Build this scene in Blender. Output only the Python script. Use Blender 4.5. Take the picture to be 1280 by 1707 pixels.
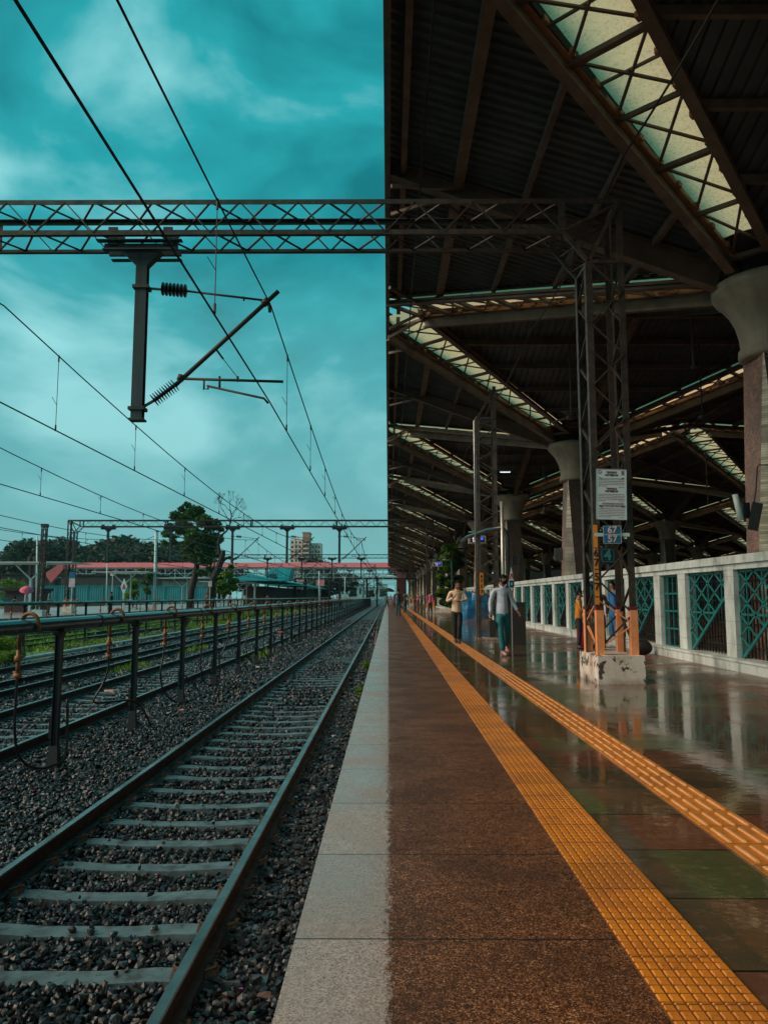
import bpy, math, random
import numpy as np
from mathutils import Vector, Matrix
random.seed(7); RNG = np.random.default_rng(7)
PI = math.pi
for _o in list(bpy.data.objects): bpy.data.objects.remove(_o)
S = bpy.context.scene
C = S.collection
# ------------------------------------------------------------------ camera
PITCH, YAW, EYE = math.radians(6.34), math.radians(0.31), 1.2
cd = bpy.data.cameras.new('camera'); cam = bpy.data.objects.new('camera', cd); C.objects.link(cam)
cam.location = (0, 0, EYE); cam.rotation_euler = (PI/2 + PITCH, 0, YAW)
cd.sensor_fit = 'HORIZONTAL'; cd.sensor_width = 36; cd.lens = 36*1282/1280
cd.clip_start = 0.05; cd.clip_end = 6000
S.camera = cam
S.view_settings.view_transform = 'Standard'; S.view_settings.look = 'None'
S.view_settings.gamma = 1; S.view_settings.exposure = 1.12
# ------------------------------------------------------------------ light
SUN_DIR = Vector((-0.80, -0.20, 0.60)).normalized()      # towards the sun
sd = bpy.data.lights.new('sun', 'SUN'); so = bpy.data.objects.new('sun', sd); C.objects.link(so)
sd.energy = 1.5; sd.angle = math.radians(50); sd.color = (1.0, 0.72, 0.52)
so.rotation_euler = SUN_DIR.to_track_quat('Z', 'Y').to_euler()
def new_world():
    w = bpy.data.worlds.new('World'); S.world = w; w.use_nodes = True
    nt = w.node_tree; nt.nodes.clear(); N = nt.nodes.new; L = nt.links.new
    out = N('ShaderNodeOutputWorld'); bg = N('ShaderNodeBackground'); bg.inputs[1].default_value = 0.066
    sky = N('ShaderNodeTexSky'); sky.sky_type = 'NISHITA'; sky.sun_disc = False
    sky.sun_elevation = math.asin(SUN_DIR.z); sky.sun_rotation = math.atan2(SUN_DIR.x, SUN_DIR.y)
    sky.dust_density = 2
    tc = N('ShaderNodeTexCoord')
    # overcast teal sky: cloud masses in the direction space
    mp = N('ShaderNodeMapping'); mp.inputs['Scale'].default_value = (1.0, 1.0, 1.7); mp.inputs['Location'].default_value = (0.35, 0.2, 0.1)
    L(tc.outputs['Generated'], mp.inputs[0])
    n1 = N('ShaderNodeTexNoise'); n1.inputs['Scale'].default_value = 3.1; n1.inputs['Detail'].default_value = 7; n1.inputs['Roughness'].default_value = .52
    n1.inputs['Distortion'].default_value = .35
    L(mp.outputs[0], n1.inputs['Vector'])
    cr = N('ShaderNodeValToRGB'); e = cr.color_ramp.elements
    e[0].position = .36; e[0].color = (0.010, 1.35, 1.55, 1)
    e[1].position = .66; e[1].color = (2.3, 5.5, 5.7, 1)
    m = cr.color_ramp.elements.new(.50); m.color = (0.12, 2.65, 2.95, 1)
    L(n1.outputs[0], cr.inputs[0])
    # paler, greyer air towards the horizon
    sp = N('ShaderNodeSeparateXYZ'); L(tc.outputs['Generated'], sp.inputs[0])
    mr = N('ShaderNodeMapRange'); mr.inputs['From Min'].default_value = 0.0; mr.inputs['From Max'].default_value = .42
    mr.inputs['To Min'].default_value = .80; mr.inputs['To Max'].default_value = 0.0
    L(sp.outputs[2], mr.inputs[0])
    mx = N('ShaderNodeMix'); mx.data_type = 'RGBA'; L(mr.outputs[0], mx.inputs[0]); L(cr.outputs[0], mx.inputs[6])
    mx.inputs[7].default_value = (1.75, 3.7, 3.75, 1)
    m2 = N('ShaderNodeMix'); m2.data_type = 'RGBA'; m2.inputs[0].default_value = .04
    L(mx.outputs[2], m2.inputs[6]); L(sky.outputs[0], m2.inputs[7])
    L(m2.outputs[2], bg.inputs[0]); L(bg.outputs[0], out.inputs[0])
new_world()
# ------------------------------------------------------------------ photo pixel -> point at depth y
_F = Vector((-math.sin(YAW)*math.cos(PITCH), math.cos(YAW)*math.cos(PITCH), math.sin(PITCH)))
_R = Vector((math.cos(YAW), math.sin(YAW), 0)); _U = _R.cross(_F)
def W(px, py, y):
    d = _F + _R*((px-640)/1282) - _U*((py-853.5)/1282)
    return Vector((0, 0, EYE)) + d*(y/d.y)
# ------------------------------------------------------------------ mesh helpers
class MB:
    def __init__(s): s.v = []; s.f = []; s.mi = []; s.cur = 0
    def face(s, *ids): s.f.append(ids); s.mi.append(s.cur)
    def add(s, vs, fs):
        b = len(s.v); s.v += [tuple(p) for p in vs]
        for f in fs: s.f.append(tuple(b+i for i in f)); s.mi.append(s.cur)
        return s
    def box(s, c, d, rz=0, taper=1.0):
        x, y, z = d[0]/2, d[1]/2, d[2]/2; t = taper
        P = [(-x,-y,-z),(x,-y,-z),(x,y,-z),(-x,y,-z),(-x*t,-y*t,z),(x*t,-y*t,z),(x*t,y*t,z),(-x*t,y*t,z)]
        cr, sr = math.cos(rz), math.sin(rz)
        P = [(c[0]+a*cr-b*sr, c[1]+a*sr+b*cr, c[2]+h) for a, b, h in P]
        return s.add(P, [(0,3,2,1),(4,5,6,7),(0,1,5,4),(1,2,6,5),(2,3,7,6),(3,0,4,7)])
    def ext(s, x0, x1, y0, y1, z0, z1):
        return s.box(((x0+x1)/2, (y0+y1)/2, (z0+z1)/2), (x1-x0, y1-y0, z1-z0))
    def bar(s, p, q, w, h=None, w2=None, h2=None, up=(0,0,1)):
        h = w if h is None else h; w2 = w if w2 is None else w2; h2 = h if h2 is None else h2
        p, q = Vector(p), Vector(q); d = (q-p)
        if d.length < 1e-6: return s
        d.normalize(); u = Vector(up)
        if abs(d.dot(u)) > .98: u = Vector((0,1,0))
        r = d.cross(u).normalized(); u = r.cross(d)
        P = []
        for o, a, b in ((p, w/2, h/2), (q, w2/2, h2/2)):
            for i, j in ((-1,-1),(1,-1),(1,1),(-1,1)): P.append(o + r*(i*a) + u*(j*b))
        return s.add(P, [(0,3,2,1),(4,5,6,7),(0,1,5,4),(1,2,6,5),(2,3,7,6),(3,0,4,7)])
    def ibeam(s, p, q, w, h, h2=None, t=.02):
        h2 = h if h2 is None else h2
        p, q = Vector(p), Vector(q); d = (q-p).normalized(); u = Vector((0,0,1)); r = d.cross(u).normalized(); u = r.cross(d)
        s.bar(p, q, t, h-2*t, t, h2-2*t)
        s.bar(p-u*(h/2-t/2), q-u*(h2/2-t/2), w, t); s.bar(p+u*(h/2-t/2), q+u*(h2/2-t/2), w, t)
        return s
    def tube(s, pts, r, n=8, cap=True):
        pts = [Vector(p) for p in pts]; rs = r if isinstance(r, (list, tuple)) else [r]*len(pts)
        b = len(s.v); prev = None
        for i, p in enumerate(pts):
            d = (pts[min(i+1, len(pts)-1)] - pts[max(i-1, 0)])
            d = d.normalized() if d.length > 1e-9 else Vector((0,0,1))
            if prev is None:
                a = Vector((0,0,1)) if abs(d.z) < .9 else Vector((0,1,0))
                u = d.cross(a).normalized()
            else:
                u = (prev - d*prev.dot(d)); u = u.normalized() if u.length > 1e-6 else d.orthogonal().normalized()
            prev = u; v = d.cross(u)
            for k in range(n):
                a = 2*PI*k/n; q = p + (u*math.cos(a) + v*math.sin(a))*rs[i]; s.v.append(tuple(q))
        for i in range(len(pts)-1):
            for k in range(n):
                a0 = b+i*n+k; a1 = b+i*n+(k+1) % n
                s.f.append((a0, a1, a1+n, a0+n)); s.mi.append(s.cur)
        if cap:
            s.f.append(tuple(b+k for k in reversed(range(n)))); s.mi.append(s.cur)
            e = b+(len(pts)-1)*n; s.f.append(tuple(e+k for k in range(n))); s.mi.append(s.cur)
        return s
    def lathe(s, prof, c=(0,0,0), n=32, ax=None):
        b = len(s.v)
        if ax is None: X, Y, Z = Vector((1,0,0)), Vector((0,1,0)), Vector((0,0,1))
        else:
            Z = Vector(ax).normalized(); X = Z.orthogonal().normalized(); Y = Z.cross(X)
        c = Vector(c)
        for r, z in prof:
            for k in range(n):
                a = 2*PI*k/n; s.v.append(tuple(c + X*(r*math.cos(a)) + Y*(r*math.sin(a)) + Z*z))
        for i in range(len(prof)-1):
            for k in range(n):
                a0 = b+i*n+k; a1 = b+i*n+(k+1) % n
                s.f.append((a0, a1, a1+n, a0+n)); s.mi.append(s.cur)
        s.f.append(tuple(b+k for k in reversed(range(n)))); s.mi.append(s.cur)
        e = b+(len(prof)-1)*n; s.f.append(tuple(e+k for k in range(n))); s.mi.append(s.cur)
        return s
    def ball(s, c, r, n=12, m=8):
        rx, ry, rz = r if isinstance(r, (tuple, list)) else (r, r, r)
        b = len(s.v)
        for i in range(m+1):
            th = PI*i/m
            for k in range(n):
                a = 2*PI*k/n
                s.v.append((c[0]+rx*math.sin(th)*math.cos(a), c[1]+ry*math.sin(th)*math.sin(a), c[2]+rz*math.cos(th)))
        for i in range(m):
            for k in range(n):
                a0 = b+i*n+k; a1 = b+i*n+(k+1) % n
                s.f.append((a0, a0+n, a1+n, a1)); s.mi.append(s.cur)
        return s
    def build(s, name, mat, parent=None, smooth=False, world=False, loc=None):
        me = bpy.data.meshes.new(name); v = s.v
        if world and parent is not None:
            o = Vector((0,0,0)); p = parent
            while p is not None: o += p.location; p = p.parent
            v = [(a-o.x, b-o.y, c-o.z) for a, b, c in v]
        me.from_pydata(v, [], s.f); me.update()
        mats = mat if isinstance(mat, (list, tuple)) else [mat]
        for m in mats: me.materials.append(m)
        if len(mats) > 1: me.polygons.foreach_set('material_index', s.mi)
        if smooth: me.polygons.foreach_set('use_smooth', [True]*len(me.polygons))
        ob = bpy.data.objects.new(name, me); C.objects.link(ob)
        if parent is not None: ob.parent = parent
        if loc is not None: ob.location = loc
        return ob
def npmesh(name, V, Fc, mat, parent=None, smooth=False, attr=None):
    me = bpy.data.meshes.new(name); k = Fc.shape[1]; M = len(Fc)
    me.vertices.add(len(V)); me.vertices.foreach_set('co', V.astype(np.float32).ravel())
    me.loops.add(M*k); me.loops.foreach_set('vertex_index', Fc.astype(np.int32).ravel())
    me.polygons.add(M); me.polygons.foreach_set('loop_start', np.arange(0, M*k, k, dtype=np.int32))
    me.polygons.foreach_set('loop_total', np.full(M, k, dtype=np.int32))
    if not smooth: me.polygons.foreach_set('use_smooth', np.zeros(M, dtype=bool))
    else: me.polygons.foreach_set('use_smooth', np.ones(M, dtype=bool))
    me.update(calc_edges=True)
    if attr is not None:
        a = me.attributes.new('tone', 'FLOAT', 'POINT'); a.data.foreach_set('value', attr.astype(np.float32))
    me.materials.append(mat)
    ob = bpy.data.objects.new(name, me); C.objects.link(ob)
    if parent is not None: ob.parent = parent
    return ob
def tag(o, label=None, cat=None, group=None, kind=None):
    if label: o['label'] = label
    if cat: o['category'] = cat
    if group: o['group'] = group
    if kind: o['kind'] = kind
    return o
def empty(name, loc=(0,0,0), label=None, cat=None, group=None, rz=0):
    o = bpy.data.objects.new(name, None); C.objects.link(o); o.location = loc; o.rotation_euler = (0, 0, rz)
    return tag(o, label, cat, group)
KIDS = {}
def copy_tree(o, parent=None):
    c = o.copy(); C.objects.link(c)
    if parent is not None: c.parent = parent
    if o not in KIDS: KIDS[o] = [x for x in C.objects if x.parent == o]
    for ch in KIDS[o]: copy_tree(ch, c)
    return c
def dup(src, loc=None, rz=None, label=None):
    c = copy_tree(src)
    if loc is not None: c.location = loc
    if rz is not None: c.rotation_euler = (0, 0, rz)
    if label: c['label'] = label
    return c
# ------------------------------------------------------------------ materials
class G:
    """small node-graph helper"""
    def __init__(s, name):
        s.m = bpy.data.materials.new(name); s.m.use_nodes = True; s.t = s.m.node_tree; s.t.nodes.clear()
        s.out = s.n('ShaderNodeOutputMaterial'); s.b = s.n('ShaderNodeBsdfPrincipled'); s.l(s.b.outputs[0], s.out.inputs[0])
        s.geo = s.n('ShaderNodeNewGeometry'); s.pos = s.geo.outputs['Position']
    def n(s, t): return s.t.nodes.new(t)
    def l(s, a, b): s.t.links.new(a, b)
    def noise(s, scale, detail=4, rough=.55, vec=None, sc3=None, dist=0):
        n = s.n('ShaderNodeTexNoise'); n.inputs['Scale'].default_value = scale; n.inputs['Detail'].default_value = detail
        n.inputs['Roughness'].default_value = rough; n.inputs['Distortion'].default_value = dist
        v = vec or s.pos
        if sc3:
            mp = s.n('ShaderNodeMapping'); mp.inputs['Scale'].default_value = sc3; s.l(v, mp.inputs[0]); v = mp.outputs[0]
        s.l(v, n.inputs['Vector']); return n.outputs[0]
    def voro(s, scale, feat='F1', vec=None):
        n = s.n('ShaderNodeTexVoronoi'); n.inputs['Scale'].default_value = scale; n.feature = feat
        s.l(vec or s.pos, n.inputs['Vector']); return n
    def ramp(s, f, stops):
        r = s.n('ShaderNodeValToRGB'); e = r.color_ramp.elements
        while len(e) < len(stops): e.new(.5)
        for i, (p, c) in enumerate(stops):
            e[i].position = p; e[i].color = (c if hasattr(c, '__len__') else (c, c, c)) + ((1,) if not hasattr(c, '__len__') or len(c) == 3 else ())
        s.l(f, r.inputs[0]); return r.outputs[0]
    def mix(s, f, a, b, mode='MIX'):
        m = s.n('ShaderNodeMix'); m.data_type = 'RGBA'; m.blend_type = mode
        for sock, v in ((0, f), (6, a), (7, b)):
            if hasattr(v, 'node'): s.l(v, m.inputs[sock])
            elif sock == 0: m.inputs[0].default_value = v
            else: m.inputs[sock].default_value = tuple(v) + (1,)
        return m.outputs[2]
    def math(s, op, a, b=None, c=None, clamp=False):
        m = s.n('ShaderNodeMath'); m.operation = op; m.use_clamp = clamp
        for i, v in enumerate((a, b, c)):
            if v is None: continue
            if hasattr(v, 'node'): s.l(v, m.inputs[i])
            else: m.inputs[i].default_value = v
        return m.outputs[0]
    def xyz(s, v=None):
        n = s.n('ShaderNodeSeparateXYZ'); s.l(v or s.pos, n.inputs[0]); return n.outputs
    def comb(s, x=0, y=0, z=0):
        n = s.n('ShaderNodeCombineXYZ')
        for i, v in enumerate((x, y, z)):
            if hasattr(v, 'node'): s.l(v, n.inputs[i])
            else: n.inputs[i].default_value = v
        return n.outputs[0]
    def white(s, v):
        n = s.n('ShaderNodeTexWhiteNoise'); n.noise_dimensions = '3D'; s.l(v, n.inputs['Vector']); return n.outputs
    def bump(s, h, strength=.3, dist=.01, prev=None):
        b = s.n('ShaderNodeBump'); b.inputs['Strength'].default_value = strength; b.inputs['Distance'].default_value = dist
        s.l(h, b.inputs['Height'])
        if prev is not None: s.l(prev, b.inputs['Normal'])
        return b.outputs[0]
    def set(s, **k):
        for kk, v in k.items():
            i = s.b.inputs[{'col': 'Base Color', 'rough': 'Roughness', 'metal': 'Metallic', 'nrm': 'Normal', 'spec': 'Specular IOR Level',
                            'emi': 'Emission Color', 'es': 'Emission Strength', 'alpha': 'Alpha', 'coat': 'Coat Weight', 'cr': 'Coat Roughness',
                            'trans': 'Transmission Weight'}[kk]]
            if hasattr(v, 'node'): s.l(v, i)
            elif hasattr(v, '__len__'): i.default_value = tuple(v) + (1,)
            else: i.default_value = v
        return s.m
MATS = {}
def pm(name, c1, c2=None, scale=6, rough=.6, metal=0, bump=.15, detail=5, spots=None, spec=.5, lo=.35, hi=.65, streak=False):
    if name in MATS: return MATS[name]
    g = G(name); c2 = c2 or tuple(x*.6 for x in c1)
    sc3 = (1, 1, .15) if streak else None
    n = g.noise(scale, detail, .6, sc3=sc3)
    col = g.ramp(n, [(lo, c1), (hi, c2)])
    if spots:
        n2 = g.noise(spots[1], 6, .65); col = g.mix(g.ramp(n2, [(spots[2], 0.0), (spots[2]+.06, 1.0)]), col, spots[0])
    g.set(col=col, rough=g.ramp(n, [(.3, rough*.8), (.7, min(1, rough*1.15))]), metal=metal, spec=spec)
    if bump: g.set(nrm=g.bump(g.noise(scale*6, 4, .6), bump, .01))
    MATS[name] = g.m; return g.m
M = MATS
STEEL_D = pm('dark_painted_steel', (.030, .028, .026), (.060, .040, .028), 5, .55, .2, .2)
RUST = pm('rusty_steel', (.070, .047, .034), (.024, .020, .018), 7, .6, .2, .35, spots=((.24, .17, .12), 26, .63))
ROOF_STEEL = pm('roof_brown_steel', (.145, .100, .075), (.080, .060, .047), 3, .55, .1, .15, spots=((.20, .10, .05), 14, .62))
ROOF_ORANGE = pm('roof_rust_flange', (.40, .18, .085), (.20, .10, .05), 4, .55, .1, .2)
CONC = pm('capital_concrete', (.27, .25, .19), (.16, .15, .12), 2.2, .8, 0, .25, streak=True, spots=((.07, .07, .055), 9, .64))
WIRE = pm('wire_black', (.02, .02, .022), (.035, .03, .03), 30, .45, .5, 0)
INSUL = pm('insulator_brown', (.045, .02, .018), (.02, .012, .012), 9, .25, 0, 0)
MASTP = pm('mast_grey_teal', (.045, .065, .065), (.022, .028, .03), 4, .5, .2, .15, streak=True)
PIPE = pm('pipe_teal_paint', (.016, .085, .090), (.008, .045, .050), 3, .20, 0, .06, spots=((.02, .02, .02), 8, .66))
BLACKP = pm('black_post_paint', (.006, .007, .008), (.012, .012, .012), 6, .5, 0, .2)
OCHRE = pm('ochre_riser_paint', (.30, .115, .025), (.12, .048, .022), 10, .5, 0, .3)
HOSE = pm('rubber_hose', (.008, .010, .012), (.015, .016, .018), 20, .35, 0, 0)
RAILM = pm('rail_side_rust', (.040, .030, .026), (.020, .018, .018), 12, .6, .3, .3)
RAILT = pm('rail_head_steel', (.14, .165, .165), (.07, .085, .085), 3, .26, .55, .05, streak=False)
SLEEP = pm('sleeper_concrete', (.125, .160, .165), (.060, .075, .078), 5, .42, 0, .35, spots=((.05, .042, .038), 7, .56))
WHITEP = pm('white_plaster', (.80, .80, .76), (.62, .63, .60), 3, .6, 0, .15, streak=True, spots=((.40, .34, .29), 5, .66))
TEALP = pm('teal_lattice_paint', (.012, .20, .19), (.008, .12, .12), 6, .45, 0, .1)
ORANGEP = pm('orange_leg_paint', (.88, .34, .13), (.75, .26, .09), 9, .5, 0, .15)
YELLOWP = pm('amber_leg_paint', (.80, .29, .015), (.66, .22, .012), 9, .5, 0, .1)
MAROON = pm('maroon_band', (.20, .012, .012), None, 9, .5, 0, .1)
SIGNBLUE = pm('sign_blue', (.012, .15, .30), (.010, .12, .24), 3, .4, 0, 0)
SIGNW = pm('sign_pale', (.60, .74, .76), (.52, .66, .68), 2, .4, 0, 0)
TXTRED = pm('text_red', (.34, .03, .07), None, 3, .5, 0, 0)
TXTBLK = pm('text_black', (.012, .010, .010), None, 3, .5, 0, 0)
TXTPINK = pm('text_pale_pink', (.90, .62, .55), None, 3, .5, 0, 0)
TXTTEAL = pm('text_teal', (.10, .36, .38), None, 3, .5, 0, 0)
SIGNDK = pm('sign_dark_teal', (.006, .045, .065), None, 3, .4, 0, 0)
BRONZE = pm('brown_granite', (.045, .028, .022), (.025, .018, .016), 20, .35, 0, .1, spots=((.12, .08, .06), 60, .66))
REDROOF = pm('footbridge_pink_roof', (.60, .13, .14), (.48, .10, .11), .4, .5, 0, 0)
TEALROOF = pm('teal_roof_sheet', (.02, .42, .46), (.015, .30, .34), .5, .45, 0, 0)
PALE = pm('pale_teal_steel', (.52, .66, .65), (.36, .50, .50), 2, .5, 0, .1)
DARKV = pm('dark_void_cladding', (.010, .010, .010), (.018, .016, .014), 2, .8, 0, .1)
BARK = pm('tree_bark', (.035, .026, .022), (.015, .012, .010), 6, .9, 0, .5)
TARP = pm('blue_tarpaulin', (.010, .20, .42), (.008, .12, .28), 3, .32, 0, .3)
GLASSD = pm('dark_window_glass', (.02, .04, .045), (.03, .05, .06), 2, .15, 0, 0)
def leafmat(name, c1, c2, c3, sc=.8):
    g = G(name); n = g.noise(sc, 3, .6); n2 = g.noise(9, 2, .5)
    col = g.ramp(g.math('ADD', g.math('MULTIPLY', n, .65), g.math('MULTIPLY', n2, .35)), [(.36, c1), (.5, c2), (.66, c3)])
    g.set(col=col, rough=.55)
    tr = g.n('ShaderNodeBsdfTranslucent'); g.l(col, tr.inputs[0])
    ms = g.n('ShaderNodeMixShader'); ms.inputs[0].default_value = .28
    g.l(g.b.outputs[0], ms.inputs[1]); g.l(tr.outputs[0], ms.inputs[2]); g.l(ms.outputs[0], g.out.inputs[0])
    MATS[name] = g.m; return g.m
LEAF_D = leafmat('leaf_dark', (.014, .040, .014), (.035, .105, .022), (.10, .24, .03))
LEAF_L = leafmat('leaf_light', (.030, .075, .010), (.085, .19, .015), (.20, .30, .02))
LEAF_F = leafmat('leaf_far', (.008, .024, .016), (.016, .045, .025), (.030, .072, .030), .25)
GRASS = leafmat('grass_green', (.05, .12, .012), (.13, .26, .015), (.26, .38, .03), 1.4)
def skylight_mat():
    g = G('skylight_frp_sheet')
    n = g.noise(2.2, 6, .65); n2 = g.noise(24, 4, .7)
    col = g.mix(g.ramp(n2, [(.50, 0.0), (.72, .55)]), g.ramp(n, [(.32, (.99, .68, .40)), (.68, (.90, .65, .40))]), (.36, .22, .10))
    tr = g.n('ShaderNodeBsdfTranslucent'); g.l(col, tr.inputs[0]); g.set(col=col, rough=.5)
    ms = g.n('ShaderNodeMixShader'); ms.inputs[0].default_value = .88
    g.l(g.b.outputs[0], ms.inputs[1]); g.l(tr.outputs[0], ms.inputs[2]); g.l(ms.outputs[0], g.out.inputs[0])
    MATS['sky'] = g.m; return g.m
SKYL = skylight_mat()
ROOFSHEET = pm('roof_dark_sheet', (.060, .078, .084), (.036, .048, .052), 1.5, .5, .2, .1, streak=False)
def mosaic_mat(name, a, b, grout):
    g = G(name); x = g.xyz()
    # small square tiles: 4 cm grid on any vertical face
    u = g.math('ADD', x[0], x[1])
    cell = g.comb(g.math('FLOOR', g.math('MULTIPLY', u, 24)), g.math('FLOOR', g.math('MULTIPLY', x[2], 24)), 0)
    wn = g.white(cell)
    col = g.ramp(wn[0], [(0, a), (1, b)])
    fu = g.math('FRACT', g.math('MULTIPLY', u, 24)); fz = g.math('FRACT', g.math('MULTIPLY', x[2], 24))
    line = g.math('MAXIMUM', g.math('LESS_THAN', fu, .14), g.math('LESS_THAN', fz, .14))
    col = g.mix(g.math('MULTIPLY', line, .7), col, grout)
    st = g.ramp(g.noise(2.2, 6, .65), [(.35, .55), (.65, 1.0)])
    col = g.mix(1.0, col, st, 'MULTIPLY')
    g.set(col=col, rough=.4, nrm=g.bump(line, .3, -.003)); MATS[name] = g.m; return g.m
MOS_G = mosaic_mat('mosaic_grey_green', (.27, .29, .21), (.62, .62, .48), (.10, .10, .08))
MOS_R = mosaic_mat('mosaic_pink_brown', (.22, .10, .07), (.44, .23, .16), (.09, .05, .04))
MOS_B = mosaic_mat('mosaic_dark_brown', (.08, .052, .038), (.16, .10, .07), (.04, .028, .022))

# ---- floor materials
def floor_mat():
    g = G('wet_platform_slabs'); x = g.xyz()
    X, Y = x[0], x[1]
    wob = g.math('MULTIPLY', g.math('SUBTRACT', g.noise(1.2, 2), .5), .012)
    rows = g.math('DIVIDE', g.math('ADD', g.math('ADD', Y, .37), wob), .60)
    colsx = g.math('DIVIDE', g.math('ADD', X, wob), 1.25)
    cell = g.comb(g.math('FLOOR', colsx), g.math('FLOOR', rows), 0)
    wn = g.white(cell)
    green, brown, red, dk = (.075, .098, .036), (.105, .056, .028), (.135, .052, .030), (.042, .038, .024)
    slab = g.ramp(wn[0], [(0, green), (.30, (.058, .074, .030)), (.42, brown), (.68, (.078, .062, .034)), (.84, dk), (1, red)])
    n1 = g.noise(2.6, 8, .68); n2 = g.noise(14, 6, .7)
    slab = g.mix(g.ramp(n1, [(.42, 0.0), (.70, .55)]), slab, (.155, .074, .040))
    slab = g.mix(g.ramp(n2, [(.52, 0.0), (.75, .5)]), slab, (.24, .17, .11))
    # drier, redder floor towards the fence
    fr = g.math('SMOOTH_MIN', 1.0, 1.0, .1)
    mr = g.n('ShaderNodeMapRange'); mr.inputs[1].default_value = 3.0; mr.inputs[2].default_value = 5.0; g.l(X, mr.inputs[0])
    dry = g.math('MULTIPLY', mr.outputs[0], g.ramp(g.noise(.9, 6, .6), [(.40, .25), (.58, 1.0)]))
    slab = g.mix(dry, slab, g.ramp(n2, [(.35, (.24, .105, .068)), (.65, (.13, .060, .040))]))
    # brown granular coping zone 0 < X < .8
    vg = g.voro(210); gsep = g.n('ShaderNodeSeparateColor'); g.l(vg.outputs['Color'], gsep.inputs[0]); gr = g.math('ADD', g.math('MULTIPLY', gsep.outputs[0], .55), g.math('MULTIPLY', g.noise(22, 6, .7), .45)); blot = g.noise(1.6, 6, .65)
    wet = g.ramp(gr, [(.20, (.016, .006, .002)), (.45, (.100, .034, .012)), (.62, (.215, .076, .028)), (.74, (.42, .17, .075)), (.84, (.75, .42, .24))])
    wet = g.mix(g.ramp(blot, [(.36, 0.0), (.66, .70)]), wet, (.034, .013, .007))
    # dry grey granite along the edge, broken drip line near X=0
    drip = g.math('ADD', X, g.math('MULTIPLY', g.math('SUBTRACT', g.noise(32, 8, .85, sc3=(1, .5, 1)), .5), .19))
    isdry = g.ramp(drip, [(.0, 1.0), (.022, 0.0)])
    mrd = g.n('ShaderNodeMapRange'); mrd.inputs[1].default_value = -.008; mrd.inputs[2].default_value = .008; mrd.inputs[3].default_value = 1; mrd.inputs[4].default_value = 0
    g.l(drip, mrd.inputs[0]); isdry = mrd.outputs[0]
    gran = g.ramp(gr, [(.24, (.18, .105, .080)), (.48, (.38, .265, .220)), (.78, (.58, .45, .39))])
    slabt = g.white(g.comb(3, g.math('FLOOR', g.math('DIVIDE', g.math('ADD', Y, .74), .90)), 0))[0]
    gran = g.mix(g.math('MULTIPLY', slabt, .35), gran, (.22, .155, .125))
    gran = g.mix(g.ramp(g.noise(2.0, 5, .6), [(.42, 0.0), (.7, .45)]), gran, (.26, .24, .21))
    cop = g.mix(isdry, wet, gran)
    inner = g.math('GREATER_THAN', X, g.math('ADD', g.math('MULTIPLY', Y, .004), .93))
    col = g.mix(inner, cop, slab)
    # joints
    fr_ = g.math('FRACT', rows); jr = g.math('MULTIPLY', g.math('LESS_THAN', fr_, .024), inner)
    fc = g.math('FRACT', colsx); jc = g.math('MULTIPLY', g.math('LESS_THAN', fc, .008), inner)
    fe = g.math('FRACT', g.math('DIVIDE', g.math('ADD', Y, .74), .90)); je = g.math('MULTIPLY', g.math('LESS_THAN', fe, .011), g.math('SUBTRACT', 1.0, inner))
    jt = g.math('MAXIMUM', jr, je)
    col = g.mix(g.math('MULTIPLY', jt, .95), col, (.014, .010, .008))
    # wetness
    pud = g.ramp(g.noise(.75, 7, .62), [(.40, 0.0), (.52, 1.0)])
    rin = g.mix(pud, (.20, .20, .20), (.035, .035, .035))
    rin = g.mix(dry, rin, (.42, .42, .42))
    rc = g.mix(isdry, g.ramp(blot, [(.35, .34), (.6, .55)]), g.ramp(blot, [(.35, .14), (.62, .36)]))
    rough = g.mix(inner, rc, rin)
    hs = g.math('MULTIPLY', g.noise(26, 4, .6), g.math('SUBTRACT', 1.0, g.math('MULTIPLY', pud, .90)))
    hc = g.math('MULTIPLY', g.math('ADD', gr, g.math('MULTIPLY', g.noise(130, 2, .5), .6)), g.math('SUBTRACT', 1.0, g.math('MULTIPLY', isdry, .75)))
    hh = g.mix(inner, hc, g.math('MULTIPLY', hs, .35))
    nb = g.bump(hh, .55, .006); nb = g.bump(g.math('SUBTRACT', 1.0, jt), .5, .004, nb)
    nb = g.bump(g.noise(5.0, 4, .6), .06, .02, nb)
    g.set(col=col, rough=rough, nrm=nb, spec=g.mix(inner, g.mix(isdry, (.26, .26, .26), (.80, .80, .80)), (.60, .60, .60)))
    MATS['floor'] = g.m; return g.m
FLOOR = floor_mat()
def tactile_mat():
    g = G('tactile_amber'); Y = g.xyz()[1]; X = g.xyz()[0]
    n = g.noise(4, 6, .65); n2 = g.noise(40, 4, .7)
    tile = g.white(g.comb(0, g.math('FLOOR', g.math('DIVIDE', Y, .30)), 0))[0]
    col = g.ramp(n, [(.30, (.78, .27, .022)), (.55, (.62, .19, .014)), (.75, (.30, .095, .014))])
    col = g.mix(g.ramp(tile, [(0, 0.0), (.7, .2), (1, .75)]), col, (.36, .115, .015))
    col = g.mix(g.ramp(n2, [(.55, 0.0), (.75, .6)]), col, (.12, .05, .02))
    col = g.mix(g.ramp(g.noise(.9, 7, .7), [(.48, 0.0), (.70, .65)]), col, (.26, .11, .03))
    fj = g.math('FRACT', g.math('DIVIDE', Y, .30)); col = g.mix(g.math('MULTIPLY', g.math('LESS_THAN', fj, .03), .8), col, (.05, .025, .012))
    g.set(col=col, rough=g.ramp(n, [(.3, .22), (.7, .45)]), spec=.55, nrm=g.bump(n2, .15, .003)); MATS['tact'] = g.m; return g.m
TACT = tactile_mat()
TACTD = pm('tactile_recess', (.20, .072, .014), (.11, .042, .012), 5, .3, 0, .15)
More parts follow.
